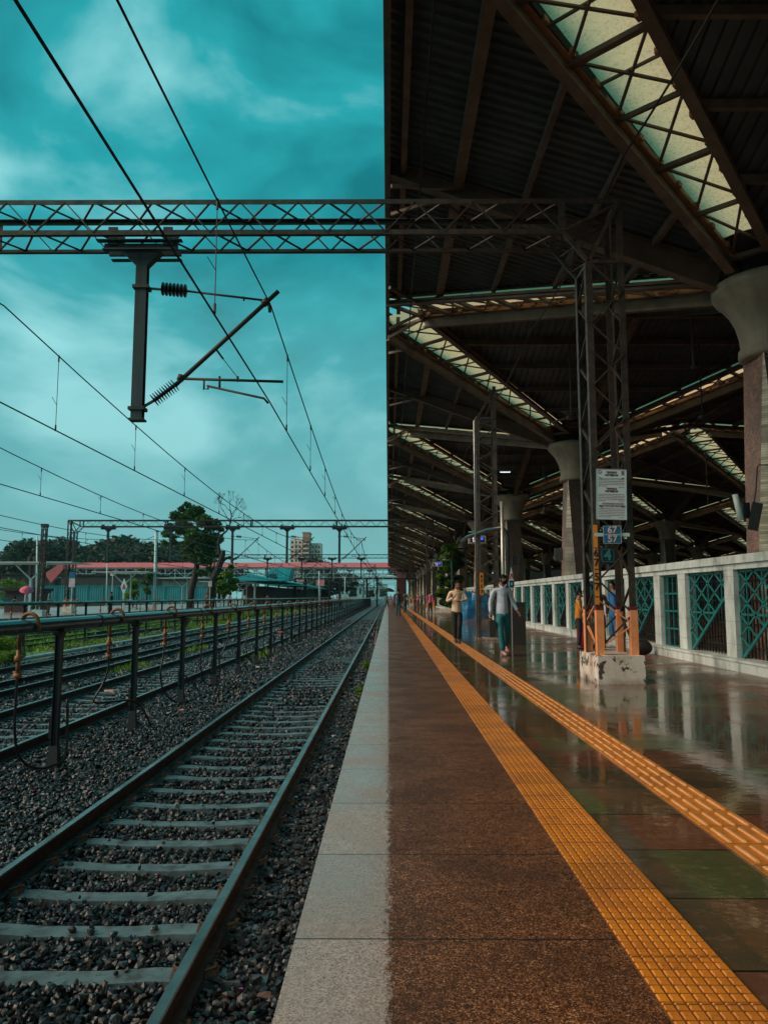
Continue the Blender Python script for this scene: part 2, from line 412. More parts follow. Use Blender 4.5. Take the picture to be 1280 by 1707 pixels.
def stone_mat():
    g = G('ballast_stone'); a = g.n('ShaderNodeAttribute'); a.attribute_name = 'tone'
    col = g.ramp(a.outputs['Fac'], [(0, (.004, .006, .010)), (.35, (.011, .016, .024)), (.70, (.021, .029, .038)), (.88, (.055, .060, .066)), (.96, (.10, .062, .042)), (1, (.16, .15, .14))])
    col = g.mix(g.ramp(g.noise(60, 4, .6), [(.35, .55), (.7, 1.0)]), (.01, .01, .01), col)
    g.set(col=col, rough=.34, spec=.5, nrm=g.bump(g.noise(120, 3, .6), .35, .004)); MATS['stone'] = g.m; return g.m
STONE = stone_mat()
def bed_mat():
    g = G('ballast_bed'); v = g.voro(16); v2 = g.voro(16, 'DISTANCE_TO_EDGE')
    col = g.ramp(g.white(v.outputs['Position'])[0], [(0, (.010, .011, .013)), (.6, (.040, .040, .044)), (.93, (.09, .082, .078)), (1, (.18, .16, .15))])
    x = g.xyz()
    mr = g.n('ShaderNodeMapRange'); mr.inputs[1].default_value = -12.6; mr.inputs[2].default_value = -13.2; g.l(x[0], mr.inputs[0])
    dirt = g.math('MULTIPLY', mr.outputs[0], g.ramp(g.noise(.5, 5, .6), [(.40, 0.0), (.52, 1.0)]))
    col = g.mix(dirt, col, g.ramp(g.noise(6, 4, .6), [(.35, (.05, .10, .012)), (.6, (.12, .20, .02))]))
    g.set(col=col, rough=.5, nrm=g.bump(v2.outputs[0], .9, .05)); MATS['bed'] = g.m; return g.m
BED = bed_mat()
GROUND = pm('scrub_ground', (.045, .060, .025), (.070, .060, .045), .3, .9, 0, .2)
PLAT2 = pm('pink_platform_paving', (.34, .24, .22), (.20, .17, .16), 1.2, .25, 0, .1)

# ------------------------------------------------------------------ structure: ground, platforms
RT = -.835        # rail top
GL = -1.045       # ballast level
def structure(name, mb, mat, **k): return tag(mb.build(name, mat, **k), kind='structure')
structure('ground', MB().ext(-700, 700, -120, 1700, -1.6, -1.30), GROUND)
structure('track_bed', MB().ext(-21.78, -.36, -12, 900, -1.29, GL-.02), BED)
pf = MB(); pf.ext(-.33, 62, -40, 330, -.10, 0); pf.ext(-.26, 62, -40, 330, -1.29, -.104)
structure('platform', pf, [FLOOR])
p2 = MB(); p2.ext(-40, -21.8, 20, 420, -.14, 0); p2.ext(-40, -21.95, 20, 420, -1.29, -.144)
structure('opposite_platform', p2, PLAT2)

# ------------------------------------------------------------------ tactile paving strips
def tx(x, y): return x + .004*(y-2.2)
def tactile_blister():
    r = empty('tactile_strip', (0, 0, 0), 'wide amber tactile strip of square studs running along the platform edge', 'tactile paving')
    m = MB()
    for y0 in np.arange(-1.0, 150, .30*10):
        y1 = y0+3.0-.004
        a, b, c, d = tx(.800, y0), tx(1.100, y0), tx(1.100, y1), tx(.800, y1)
        m.add([(a,y0,.002),(b,y0,.002),(c,y1,.002),(d,y1,.002),(a,y0,.008),(b,y0,.008),(c,y1,.008),(d,y1,.008)],
              [(4,5,6,7),(0,1,5,4),(1,2,6,5),(2,3,7,6),(3,0,4,7)])
    m.build('base_sheet', TACTD, r)
    V = []; Fq = []; 
    ys = np.arange(1.6, 34, .05); n = 0
    for y in ys:
        for i in range(8):
            x = tx(.800 + .0375*(i+.5), y); a, b = .0160, .0195; a2, b2 = .0120, .0145
            for sx, sy in ((-1,-1),(1,-1),(1,1),(-1,1)): V.append((x+sx*a, y+sy*b, .008))
            for sx, sy in ((-1,-1),(1,-1),(1,1),(-1,1)): V.append((x+sx*a2, y+sy*b2, .0135))
            o = n*8; Fq += [(o+4,o+5,o+6,o+7),(o,o+1,o+5,o+4),(o+1,o+2,o+6,o+5),(o+2,o+3,o+7,o+6),(o+3,o,o+4,o+7)]; n += 1
    st = npmesh('stud', np.array(V), np.array(Fq), TACT, r); st.name = 'studs'; st['kind'] = 'stuff'
    m = MB()
    for y0 in np.arange(34, 148, .1):
        a, b = tx(.806, y0), tx(1.094, y0); m.box(((a+b)/2, y0, .0105), (b-a, .07, .005))
    o = m.build('far_studs', TACT, r); o['kind'] = 'stuff'
tactile_blister()
def tactile_bars():
    r = empty('tactile_strip', (0, 0, 0), 'narrower amber guiding strip of raised long bars, further from the platform edge', 'tactile paving')
    m = MB()
    for y0 in np.arange(-1.0, 150, 3.0):
        y1 = y0+2.996
        a, b, c, d = tx(1.630, y0), tx(1.915, y0), tx(1.915, y1), tx(1.630, y1)
        m.add([(a,y0,.002),(b,y0,.002),(c,y1,.002),(d,y1,.002),(a,y0,.008),(b,y0,.008),(c,y1,.008),(d,y1,.008)],
              [(4,5,6,7),(0,1,5,4),(1,2,6,5),(2,3,7,6),(3,0,4,7)])
    m.build('base_sheet', TACT, r)
    m = MB(); k = 0
    for y0 in np.arange(1.9, 110, .285):
        for i in range(4):
            x = tx(1.630 + .285*(i+.5)/4, y0); m.box((x, y0+.14, .0125), (.0155, .235, .009), taper=.85)
    o = m.build('bars', pm('tactile_bar_highlight', (.78, .40, .17), (.60, .25, .07), 9, .28, 0, .1), r); o['kind'] = 'stuff'  # paler than the base sheet: bar highlights are put into the colour
tactile_bars()

# ------------------------------------------------------------------ tracks
RAILPROF = [(-.068,0),(.068,0),(.068,.012),(.012,.03),(.012,.115),(.035,.128),(.035,.150),(.028,.158),(-.028,.158),(-.035,.150),(-.035,.128),(-.012,.115),(-.012,.03),(-.068,.012)]
def rail_mb(x, y0, y1, sag=0):
    m = MB(); n = len(RAILPROF); zb = RT-.158
    for y in (y0, y1):
        for a, b in RAILPROF: m.v.append((x+a, y, zb+b))
    for k in range(n):
        k2 = (k+1) % n
        m.f.append((k, k+n, k2+n, k2)); m.mi.append(1 if k in (6, 7, 8) else 0)
    m.f.append(tuple(range(n))); m.mi.append(0); m.f.append(tuple(range(2*n-1, n-1, -1))); m.mi.append(0)
    return m
def sleeper_me(name='sleeper'):
    m = MB(); 
    prof = [(-1.30,.0),(-.62,.008),(-.3,-.012),(.3,-.012),(.62,.008),(1.30,.0)]
    for sgn in range(1): pass
    V = []; 
    for x, dz in prof:
        for (yy, zz) in ((-.115,-.2),(-.085,0),(.085,0),(.115,-.2)): V.append((x, yy, zz+dz))
    Fq = []
    for i in range(len(prof)-1):
        for k in range(4):
            a = i*4+k; b = i*4+(k+1) % 4; Fq.append((a, b, b+4, a+4))
    Fq.append((3,2,1,0)); e = (len(prof)-1)*4; Fq.append((e, e+1, e+2, e+3))
    m.add(V, Fq)
    return m
SM = sleeper_me()
CLIPM = pm('clip_rust', (.17, .095, .055), (.09, .05, .035), 12, .5, .4, .2)
def track(cx, label, y0=-6, near=100, first=1.2, pitch=.62, y1=700):
    r = empty('railway_track', (cx, 0, 0), label, 'railway track', 'parallel railway tracks')
    for dx in (-.873, .873): rail_mb(dx, y0, y1).build('rail', [RAILM, RAILT], r)
    me = None
    ZS = RT-.158-.012
    for i in range(near):
        y = first + pitch*i
        if me is None:
            o = SM.build('sleeper', SLEEP, r); me = o.data
        else:
            o = bpy.data.objects.new('sleeper', me); C.objects.link(o); o.parent = r
        o.location = (random.uniform(-.02, .02), y, ZS+random.uniform(-.006, .004)); o.rotation_euler = (0, 0, random.uniform(-.008, .008))
    m = MB()
    for i in range(near, near+240):
        m.box((0, first+pitch*i, ZS-.05), (2.6, .2, .1))
    o = m.build('distant_sleepers', SLEEP, r); o['kind'] = 'stuff'
    if cx > -3:
        m = MB()
        for i in range(0, 34):
            y = first+pitch*i
            for dx in (-.873, .873):
                for s_ in (-1, 1):
                    m.box((dx+s_*.095, y, ZS+.022), (.085, .11, .045), taper=.7)
                    m.tube([(dx+s_*.07, y-.05, ZS+.05), (dx+s_*.12, y-.02, ZS+.06), (dx+s_*.12, y+.03, ZS+.055), (dx+s_*.075, y+.05, ZS+.045)], .010, 5)
        o = m.build('rail_clips', CLIPM, r); o['kind'] = 'stuff'
TR = [-2.006, -6.05, -10.25, -16.5, -20.0]
TLAB = ['railway track nearest the platform, its grey concrete sleepers fully in view', 'second railway track out, just beyond the teal water pipe',
        'third railway track out, between grey ballast and white pipe', 'fourth railway track out, edged with green grass', 'farthest railway track, beside the opposite platform edge']
for i, cx in enumerate(TR): track(cx, TLAB[i], near=100 if i < 3 else 60, first=(1.05, 1.4, 1.2, 16, 18)[i])
# loose rail + white pipe beyond track 3
tag(MB().tube([(-12.75, 14, -.93), (-12.7, 60, -.93), (-12.75, 200, -.93)], .07, 10).build('ground_pipe', pm('white_pipe', (.55, .62, .60), (.35, .42, .42), 3, .4, 0, .1), smooth=True), 'long white pipe lying on the ground beyond the third track', 'pipe')
tag(rail_mb(-8.45, 6, 160).build('spare_rail', [RAILM, RAILT]), 'loose spare rail lying in the ballast between second and third track', 'rail')

# ------------------------------------------------------------------ ballast stones
ICO = None
def ballast():
    t = (1+5**.5)/2
    V = np.array([(-1,t,0),(1,t,0),(-1,-t,0),(1,-t,0),(0,-1,t),(0,1,t),(0,-1,-t),(0,1,-t),(t,0,-1),(t,0,1),(-t,0,-1),(-t,0,1)])/math.sqrt(1+t*t)
    Fc = np.array([(0,11,5),(0,5,1),(0,1,7),(0,7,10),(0,10,11),(1,5,9),(5,11,4),(11,10,2),(10,7,6),(7,1,8),(3,9,4),(3,4,2),(3,2,6),(3,6,8),(3,8,9),(4,9,5),(2,4,11),(6,2,10),(8,6,7),(9,8,1)])
    allV, allF, allT = [], [], []; off = 0
    zones = [(2.0, 8, -5.6, 880, .0245), (8, 16, -9.6, 520, .028), (16, 34, -12.5, 150, .045), (34, 75, -15, 34, .075)]
    for y0, y1, x0, dens, r in zones:
        n = int((y1-y0)*(-.36-x0)*dens)
        x = RNG.uniform(x0, -.38, n); y = RNG.uniform(y0, y1, n)
        keep = x > -(.52*y + 2.0)
        x, y = x[keep], y[keep]
        # sleepers stay mostly clear
        ok = np.ones(len(x), bool)
        for i, cx in enumerate(TR[:3]):
            f = (1.05, 1.4, 1.2)[i]
            ph = np.abs(((y-f+.31) % .62)-.31)
            on = (np.abs(x-cx) < .93) & (ph < .098) & (y > 0)
            ok &= ~(on & (RNG.random(len(x)) > (.022 if r < .04 else .0)))
            for dx in (-.873, .873): ok &= ~(np.abs(x-cx-dx) < .085)
        for tz in (): pass
        x, y = x[ok], y[ok]; n = len(x)
        sc = r*RNG.uniform(.62, 1.45, n)
        big = RNG.random(n) < .04; sc[big] *= 1.35
        z = GL + .020 + RNG.uniform(-.03, .026, n)
        z += .03*np.sin(x*1.7+1)*np.cos(y*.9) 
        for cx in TR[:3]:
            inn = np.abs(x-cx) < .86
            z[inn] -= .006
        # loose stones lying on sleepers
        for i, cx in enumerate(TR[:3]):
            f = (1.05, 1.4, 1.2)[i]; ph = np.abs(((y-f+.31) % .62)-.31)
            on = (np.abs(x-cx) < 1.3) & (ph < .095); z[on] = RT-.158-.012 + sc[on]*.35
        dirs = V[None]*RNG.uniform(.62, 1.18, (n, 12, 1))
        dirs = dirs*np.stack([RNG.uniform(.8, 1.35, n), RNG.uniform(.7, 1.1, n), RNG.uniform(.5, .85, n)], 1)[:, None, :]
        # random rotation
        q = RNG.normal(size=(n, 4)); q[:, 1:3] *= .45; q /= np.linalg.norm(q, axis=1)[:, None]
        w, a, b, c = q.T
        R = np.stack([1-2*(b*b+c*c), 2*(a*b-c*w), 2*(a*c+b*w), 2*(a*b+c*w), 1-2*(a*a+c*c), 2*(b*c-a*w), 2*(a*c-b*w), 2*(b*c+a*w), 1-2*(a*a+b*b)], 1).reshape(n, 3, 3)
        P = np.einsum('nij,nkj->nki', R, dirs)*sc[:, None, None] + np.stack([x, y, z], 1)[:, None, :]
        allV.append(P.reshape(-1, 3)); allF.append((Fc[None]+(np.arange(n)*12)[:, None, None]).reshape(-1, 3)+off); off += n*12
        allT.append(np.repeat(RNG.random(n)**1.15, 12))
    o = npmesh('ballast', np.concatenate(allV), np.concatenate(allF), STONE, attr=np.concatenate(allT))
    tag(o, 'dark crushed stone ballast between and beside the railway tracks', 'ballast', kind='stuff')
ballast()

# ------------------------------------------------------------------ water pipe lines on posts
def pz(y, z0): return z0 + .0009*(y-9)
def pipeline(X, z0, r, y0, y1, pitch, first, label, hyd, nposts, detail=True):
    root = empty('water_pipeline', (X, first, GL), label, 'pipeline', 'raised water pipes on posts')
    ys = list(np.arange(y0, 60, 4)) + list(np.arange(60, y1, 20)) + [y1]
    m = MB(); m.tube([(X, y, pz(y, z0)) for y in ys], r, 16)
    m.build('pipe', PIPE, root, smooth=True, world=True)
    m = MB()
    for y in np.arange(first-pitch*1.5-.2, 60, pitch*2): m.lathe([(r+.001, -.03), (r+.012, -.03), (r+.012, .03), (r+.001, .03)], (X, y, pz(y, z0)), 16, (0, 1, 0))
    m.build('joint_ring', PIPE, root, world=True)
    proto = None; hp = None
    for i in range(nposts):
        y = first+pitch*i; zt = pz(y, z0)-r
        m = MB(); z1 = GL-.05
        # H-section post, flared plate foot, saddle
        for s_ in (-1, 1): m.box((s_*.040, 0, (z1+zt)/2), (.010, .075, zt-z1))
        m.box((0, 0, (z1+zt)/2), (.072, .010, zt-z1))
        m.box((0, 0, zt-.01), (.20, .16, .02)); m.box((0, 0, zt-.045), (.11, .10, .045), taper=1.2)
        m.add([(-.09,-.09,z1),(.09,-.09,z1),(.09,.09,z1),(-.09,.09,z1),(-.047,-.04,z1+.36),(.047,-.04,z1+.36),(.047,.04,z1+.36),(-.047,.04,z1+.36)],
              [(4,5,6,7),(0,1,5,4),(1,2,6,5),(2,3,7,6),(3,0,4,7)])
        if detail: m.box((-.062, .0, z1+.60), (.03, .06, .30))
        o = m.build('post', BLACKP, root); o.location = (0, y-first, -GL)
        if not hyd or i > 26: continue
        # riser arch with valve pipe and hanging hose
        yr = y-.93-random.uniform(-.05, .05); zz = pz(yr, z0)
        m = MB()
        pts = [(-.115, 0, zz-.30)] + [(-.105*math.cos(a), 0, zz+.045+.115*math.sin(a)) for a in np.linspace(0, PI, 9)] + [(.115, 0, zz-.05)]
        m.tube(pts, .025, 8)
        m.tube([(-.115, 0, zz-.28), (-.115, 0, zz-.62)], .026, 8); m.lathe([(.045, 0), (.05, .02), (.05, .05), (.04, .07)], (-.115, 0, zz-.42), 8)
        m.lathe([(.05, 0), (.055, .03), (.045, .06)], (-.115, 0, zz-.62), 8)
        m.tube([(-.17, 0, zz-.55), (-.06, 0, zz-.55)], .012, 6)
        ri = m.build('riser', OCHRE, root, smooth=True); ri.location = (0, yr-first, -GL)
        jj = random.uniform(-.06, .06); g0 = GL+.04
        k = i % 3
        if k == 0: hpnts = [(-.115,0,zz-.6), (-.13,.02,zz-.9), (-.14,.05,zz-1.25), (-.12,.15,g0+.28), (-.05,.42,g0+.08), (.06,.72,g0+.05), (.12,.93,g0+.12), (.11,.97,g0+.5), (.10,.96,g0+.85)]
        elif k == 1: hpnts = [(-.115,0,zz-.6), (-.12,.01,zz-.8), (-.2,.0,zz-1.05), (-.3,-.08,zz-1.3), (-.1,.2,g0+.52), (.1,.6,g0+.48), (.22,.8,g0+.30), (.32,.9,g0+.02)]
        else: hpnts = [(-.115,0,zz-.6), (-.14,0,zz-.85), (-.17,-.05,zz-1.15), (-.14,.1,g0+.35), (0,.35,g0+.10), (.12,.7,g0+.04), (.34,.95,g0+.10), (.36,1.0,g0+.22), (.2,1.0,g0+.42), (-.02,.95,g0+.60)]
        # smooth the hose
        P = [Vector(p)+Vector((0, jj*(q/len(hpnts)), 0)) for q, p in enumerate(hpnts)]; sm = []
        for q in range(len(P)-1):
            a, b, c, d = P[max(q-1, 0)], P[q], P[q+1], P[min(q+2, len(P)-1)]
            for u in (0, .25, .5, .75):
                sm.append(.5*((2*b)+(c-a)*u+(2*a-5*b+4*c-d)*u*u+(-a+3*b-3*c+d)*u**3))
        sm.append(P[-1])
        h = MB().tube(sm, .017, 8).build('hose', HOSE, ri, smooth=True); h.location = (0, 0, 0)
pipeline(-4.38, .845, .088, -6, 230, 3.12, 10.35, 'near teal water pipe on black posts with ochre risers and hanging hoses', True, 60)
pipeline(-14.5, .93, .075, 14, 300, 3.12, 18.4, 'far teal water pipe on black posts, across the third track', True, 60, False)

# ------------------------------------------------------------------ overhead gantries
P0, SPAN = 11.35, 48.25
GY = [P0 + SPAN*k for k in range(8)]
def zigzag(m, p, q, offv, pitch, w, phase=0):
    """zigzag braces between line p-q and the same line shifted by offv"""
    p, q, offv = Vector(p), Vector(q), Vector(offv); L = (q-p).length; n = max(1, round(L/pitch)); d = (q-p)/n
    for i in range(n):
        a = p + d*i; c = p + d*(i+1); mid = p + d*(i+.5) + offv
        m.bar(a, mid, w, w*.6); m.bar(mid, c, w, w*.6)
def lattice_tower(m, x0, x1, y0, y1, z0, z1, leg=.075, br=.03, pitch=.75, tops=None):
    tops = tops or {}
    for x in (x0, x1):
        for y in (y0, y1):
            zt = tops.get((x, y), z1); sx = .5 if x == x0 else -.5; sy = .5 if y == y0 else -.5
            m.bar((x, y-0*sy, z0), (x, y, zt), leg, .012, up=(0,1,0)); m.bar((x-sx*0+math.copysign(leg/2-.006, -sx)*1, y+math.copysign(leg/2+.006, sy), z0), (x+math.copysign(leg/2-.006, -sx), y+math.copysign(leg/2+.006, sy), zt), .012, leg, up=(0,1,0))
    zt = min(tops.values()) if tops else z1
    zigzag(m, (x0, y0-.012, z0+.1), (x0, y0-.012, zt), (x1-x0, 0, 0), pitch, br)
    zigzag(m, (x0, y1+.012, z0+.1), (x0, y1+.012, zt), (x1-x0, 0, 0), pitch, br)
    zigzag(m, (x0-.012, y0, z0+.1), (x0-.012, y0, zt), (0, y1-y0, 0), pitch, br)
    zigzag(m, (x1+.012, y0, z0+.1), (x1+.012, y0, zt), (0, y1-y0, 0), pitch, br)
def gantry(k):
    yc = GY[k]; lab = ['rusty lattice gantry spanning overhead into the platform roof, nearest of all', 'second lattice gantry across the tracks, passing before the leafy tree',
        'third lattice gantry across the tracks, passing before the apartment tower', 'fourth lattice gantry, small, close above the footbridge roof', 'fifth lattice gantry, just beyond the footbridge', 'sixth lattice gantry, small beyond the footbridge', 'seventh lattice gantry, very small beyond the footbridge', 'smallest and farthest lattice gantry near the vanishing point'][k]
    r = empty('overhead_gantry', (0, yc, 0), lab, 'gantry', 'overhead line gantries')
    y0, y1, zb, zt = -.30, .35, 6.68, 7.16
    XR, XL = 2.62, -23.9
    m = MB(); mat = [RUST, STEEL_D]
    th = .075
    for y in (y0, y1):
        for z in (zb, zt):
            m.bar((XL, y, z), (XR, y, z), .012, th); m.bar((XL, y+math.copysign(.035, -y), z+(th/2-.006)*(1 if z == zt else -1)), (XR, y+math.copysign(.035, -y), z+(th/2-.006)*(1 if z == zt else -1)), .06, .012)
    zigzag(m, (XL, y0, zb), (XR, y0, zb), (0, 0, zt-zb), .88, .030)
    zigzag(m, (XL, y1, zb), (XR, y1, zb), (0, 0, zt-zb), .88, .030)
    zigzag(m, (XL, y0, zb+.02), (XR, y0, zb+.02), (0, y1-y0, 0), .88, .030)
    zigzag(m, (XL, y0, zt), (XR, y0, zt), (0, y1-y0, 0), .88, .030)
    for x in np.linspace(XL, XR, 5 if k else 4): m.box((x, y0-.012, (zb+zt)/2), (.10, .012, zt-zb)); m.box((x, y1+.012, (zb+zt)/2), (.10, .012, zt-zb))
    m.build('boom', RUST if k == 0 else STEEL_D, r)
    for side in (1, -1):
        m = MB(); xa, xb = (3.0, 3.48) if side == 1 else (-24.35, -24.83)
        xi, xo = xa, xb
        zi = 6.2; z0 = .39 if side == 1 else .5
        lattice_tower(m, min(xi, xo), max(xi, xo), y0, y1, z0, zt, .095 if k == 0 else .11, .034, .98, {(xi, y0): zi, (xi, y1): zi, (xo, y0): zt+.02, (xo, y1): zt+.02})
        xe = XR if side == 1 else XL
        for y in (y0, y1):
            m.bar((xe, y, zb), (xi, y, zi), .055); m.bar((xi, y, zi), (xo, y, zt), .055); m.bar((xe, y, zt), (xo, y, zt), .02, .075)
            m.bar((xe, y, zb), (xo, y, zt-.04), .045, .045); m.bar((xi, y, zi), (xo, y, zi), .05)
        m.bar((xo, y0, zt), (xo, y1, zt), .06); m.bar((xi, y0, zi), (xi, y1, zi), .05)
        zigzag(m, (xe, y0, zb), (xi, y0, zi), (0, y1-y0, 0), .3, .028)
        if side == 1:
            cols = None
            if k == 0:
                # lower part of the legs is painted: split materials by height
                pass
        t = m.build('tower', RUST if k == 0 else STEEL_D, r)
        # painted lower legs
        m = MB(); m2 = MB(); m3 = MB()
        for x in (xi, xo):
            for y in (y0, y1):
                lw = .105 if k == 0 else .12
                if k < 3: MB().box((x, y+.0, z0+(1.02-z0)/2), (lw, .10, 1.02-z0)).build('painted_leg_base', ORANGEP, t)
                m2.box((x, y, 1.045), (lw+.004, .104, .045))
        zigzag(m, (min(xi, xo), y0-.022, z0+.1), (min(xi, xo), y0-.022, 1.15), (abs(xo-xi), 0, 0), .62, .03)
        zigzag(m, (min(xi, xo)-.022, y0, z0+.1), (min(xi, xo)-.022, y0, 1.15), (0, y1-y0, 0), .62, .03)
        if k < 3:
            m.build('painted_braces', ORANGEP, t)['kind'] = 'stuff'; m2.build('maroon_bands', MAROON, t)['kind'] = 'stuff'
        m = MB(); cx = (xi+xo)/2
        m.box((cx, .03, z0/2), (.66, 1.05, z0), taper=.985)
        bb = m.build('footing', M['footing'] if 'footing' in M else WHITEP, r)
    return r
def footing_mat():
    g = G('chipped_white_plaster'); n = g.noise(3.2, 6, .62); n2 = g.noise(2.1, 3, .5)
    col = g.ramp(n, [(.38, (.72, .66, .60)), (.52, (.64, .54, .46)), (.66, (.42, .27, .20))])
    fx = g.xyz()[0]; e1 = g.math('ABSOLUTE', g.math('SUBTRACT', fx, 2.955)); e2 = g.math('ABSOLUTE', g.math('SUBTRACT', fx, 3.57))
    ee = g.math('SUBTRACT', 1.0, g.math('DIVIDE', g.math('MINIMUM', e1, e2), .085), clamp=True)
    pit = g.ramp(g.math('ADD', g.noise(5.5, 5, .6, dist=.3), g.math('MULTIPLY', ee, .16)), [(.635, 0.0), (.65, 1.0)])
    col = g.mix(pit, col, g.ramp(g.noise(40, 3, .6), [(.4, (.05, .038, .03)), (.6, (.12, .09, .07))]))
    low = g.n('ShaderNodeMapRange'); low.inputs[1].default_value = .10; low.inputs[2].default_value = 0.0; g.l(g.xyz()[2], low.inputs[0])
    col = g.mix(g.math('MULTIPLY', low.outputs[0], g.ramp(n, [(.35, .2), (.6, .9)])), col, (.10, .05, .03))
    g.set(col=col, rough=.75, nrm=g.bump(g.math('SUBTRACT', g.math('MULTIPLY', n, .3), pit), .6, .012)); MATS['footing'] = g.m
footing_mat()
for k in range(8): gantry(k)

# ---- cantilevers hanging from the booms (real coordinates measured for the nearest one)
def cantilever():
    r = empty('cantilever_mast', (0, 0, 0), 'x', 'cantilever', 'cantilever masts hanging from the gantries')
    o = Vector((-3.78, P0, 0))
    def Q(px, py, dy=0): return W(px, py, P0) - o + Vector((0, dy, 0))
    m = MB(); a, b = Q(229, 432), Q(213, 700)
    a = Vector((0, 0, a.z)); b = Vector((0.0, 0, b.z)); a.x = b.x = 0
    m.bar(a, b, .02, .13, up=(0,1,0)); m.bar(a+Vector((0,-.06,0)), b+Vector((0,-.06,0)), .17, .014, up=(0,1,0)); m.bar(a+Vector((0,.06,0)), b+Vector((0,.06,0)), .17, .014, up=(0,1,0))
    m.add([(-.30,-.07,a.z+.10),(.30,-.07,a.z+.10),(.085,-.07,a.z-.12),(-.085,-.07,a.z-.12),(-.30,.07,a.z+.10),(.30,.07,a.z+.10),(.085,.07,a.z-.12),(-.085,.07,a.z-.12)],
          [(0,1,2,3)[::-1],(4,5,6,7),(0,1,5,4),(1,2,6,5),(2,3,7,6),(3,0,4,7)])
    for y in (-.10, .10):
        m.box((0, y, a.z+.15), (1.12, .05, .10)); m.box((0, y*1.9, a.z+.21), (1.30, .10, .018)); m.box((0, y*1.9, a.z+.07), (1.10, .09, .016))
        for x in (-.42, .42): m.box((x, y*1.6, a.z+.30), (.14, .03, .28))
    m.box((0, 0, b.z-.0), (.22, .20, .03))
    mast = m.build('mast', MASTP, r)
    m = MB(); i0, i1 = Q(243, 480), Q(268, 482); m.bar((.06,0,i0.z), i0+Vector((.03,0,0)), .12, .14); m.bar(i0, i1, .03)
    m.box((-.0, 0, i0.z), (.24, .20, .05)); m.box((0, 0, Q(213, 682).z), (.24, .20, .05))
    j0 = Q(225, 686); j1 = Q(256, 668); m.bar(j0, j1, .035); m.bar((.06,0,j0.z), j0+Vector((.05,0,0)), .1, .1)
    m.build('bracket', STEEL_D, r)
    def insul(p, q, n, R):
        d = (q-p); L = d.length; pr = [(.02, 0)]
        for i in range(n):
            z = L*(i+.15)/n; pr += [(.028, z), (R, z+L*.10/n), (R*.96, z+L*.30/n), (.03, z+L*.55/n)]
        pr.append((.022, L)); return MB().lathe(pr, p, 14, d).build('insulator', INSUL, r, smooth=False)
    insul(Q(270, 481), Q(313, 485), 7, .105); insul(Q(256, 668), Q(294, 640), 10, .105)
    m = MB(); m.tube([Q(313, 485), Q(438, 500)], .018, 8); m.tube([Q(405,494,-.0), Q(407,501)], .014, 6); m.build('top_tube', STEEL_D, r, smooth=True)
    m = MB(); m.tube([Q(292, 642), Q(464, 485)], .034, 10); m.tube([Q(300, 634), Q(303, 625)], .055, 8); m.tube([Q(438, 507), Q(447, 500)], .06, 8)
    m.tube([Q(448, 505), Q(450, 520)], .025, 6); m.build('bracket_tube', STEEL_D, r, smooth=True)
    m = MB(); m.tube([Q(302, 631), Q(472, 636)], .022, 8); m.tube([Q(340, 631), Q(340, 649), Q(347, 648), Q(347, 643)], .016, 6); m.tube([Q(366, 627), Q(366, 648)], .018, 6)
    m.tube([Q(345, 643), Q(440, 664), Q(447, 672)], .018, 8); m.tube([Q(396, 627), Q(396, 636)], .02, 6)
    m.build('steady_arm', STEEL_D, r, smooth=True)
    m = MB(); m.tube([Q(361, 583), Q(372, 598)], .018, 6); m.tube([Q(372, 598), Q(396, 629)], .006, 5); m.tube([Q(361,583), Q(358,578)], .02, 6); m.build('stay_wire', WIRE, r)
    return r
cl0 = cantilever(); first = True
NTH = ['first', 'second', 'third', 'fourth', 'fifth', 'sixth', 'seventh', 'eighth']
MX = [-3.78, -7.85, -12.1, -16.9, -21.8]
for k, gy in enumerate(GY):
    for j, x in enumerate(MX):
        if k == 0 and j > 0: continue
        if k > 2 and j > 3: continue
        lab = ('large cantilever mast with ribbed insulators hanging from the nearest gantry' if k == 0 else
               'cantilever mast hanging over the %s track on the %s gantry' % (['nearest', 'second', 'third', 'fourth', 'farthest'][j], NTH[k]))
        o = cl0 if first else copy_tree(cl0)
        o.location = (x, gy, 0); o['label'] = lab; first = False

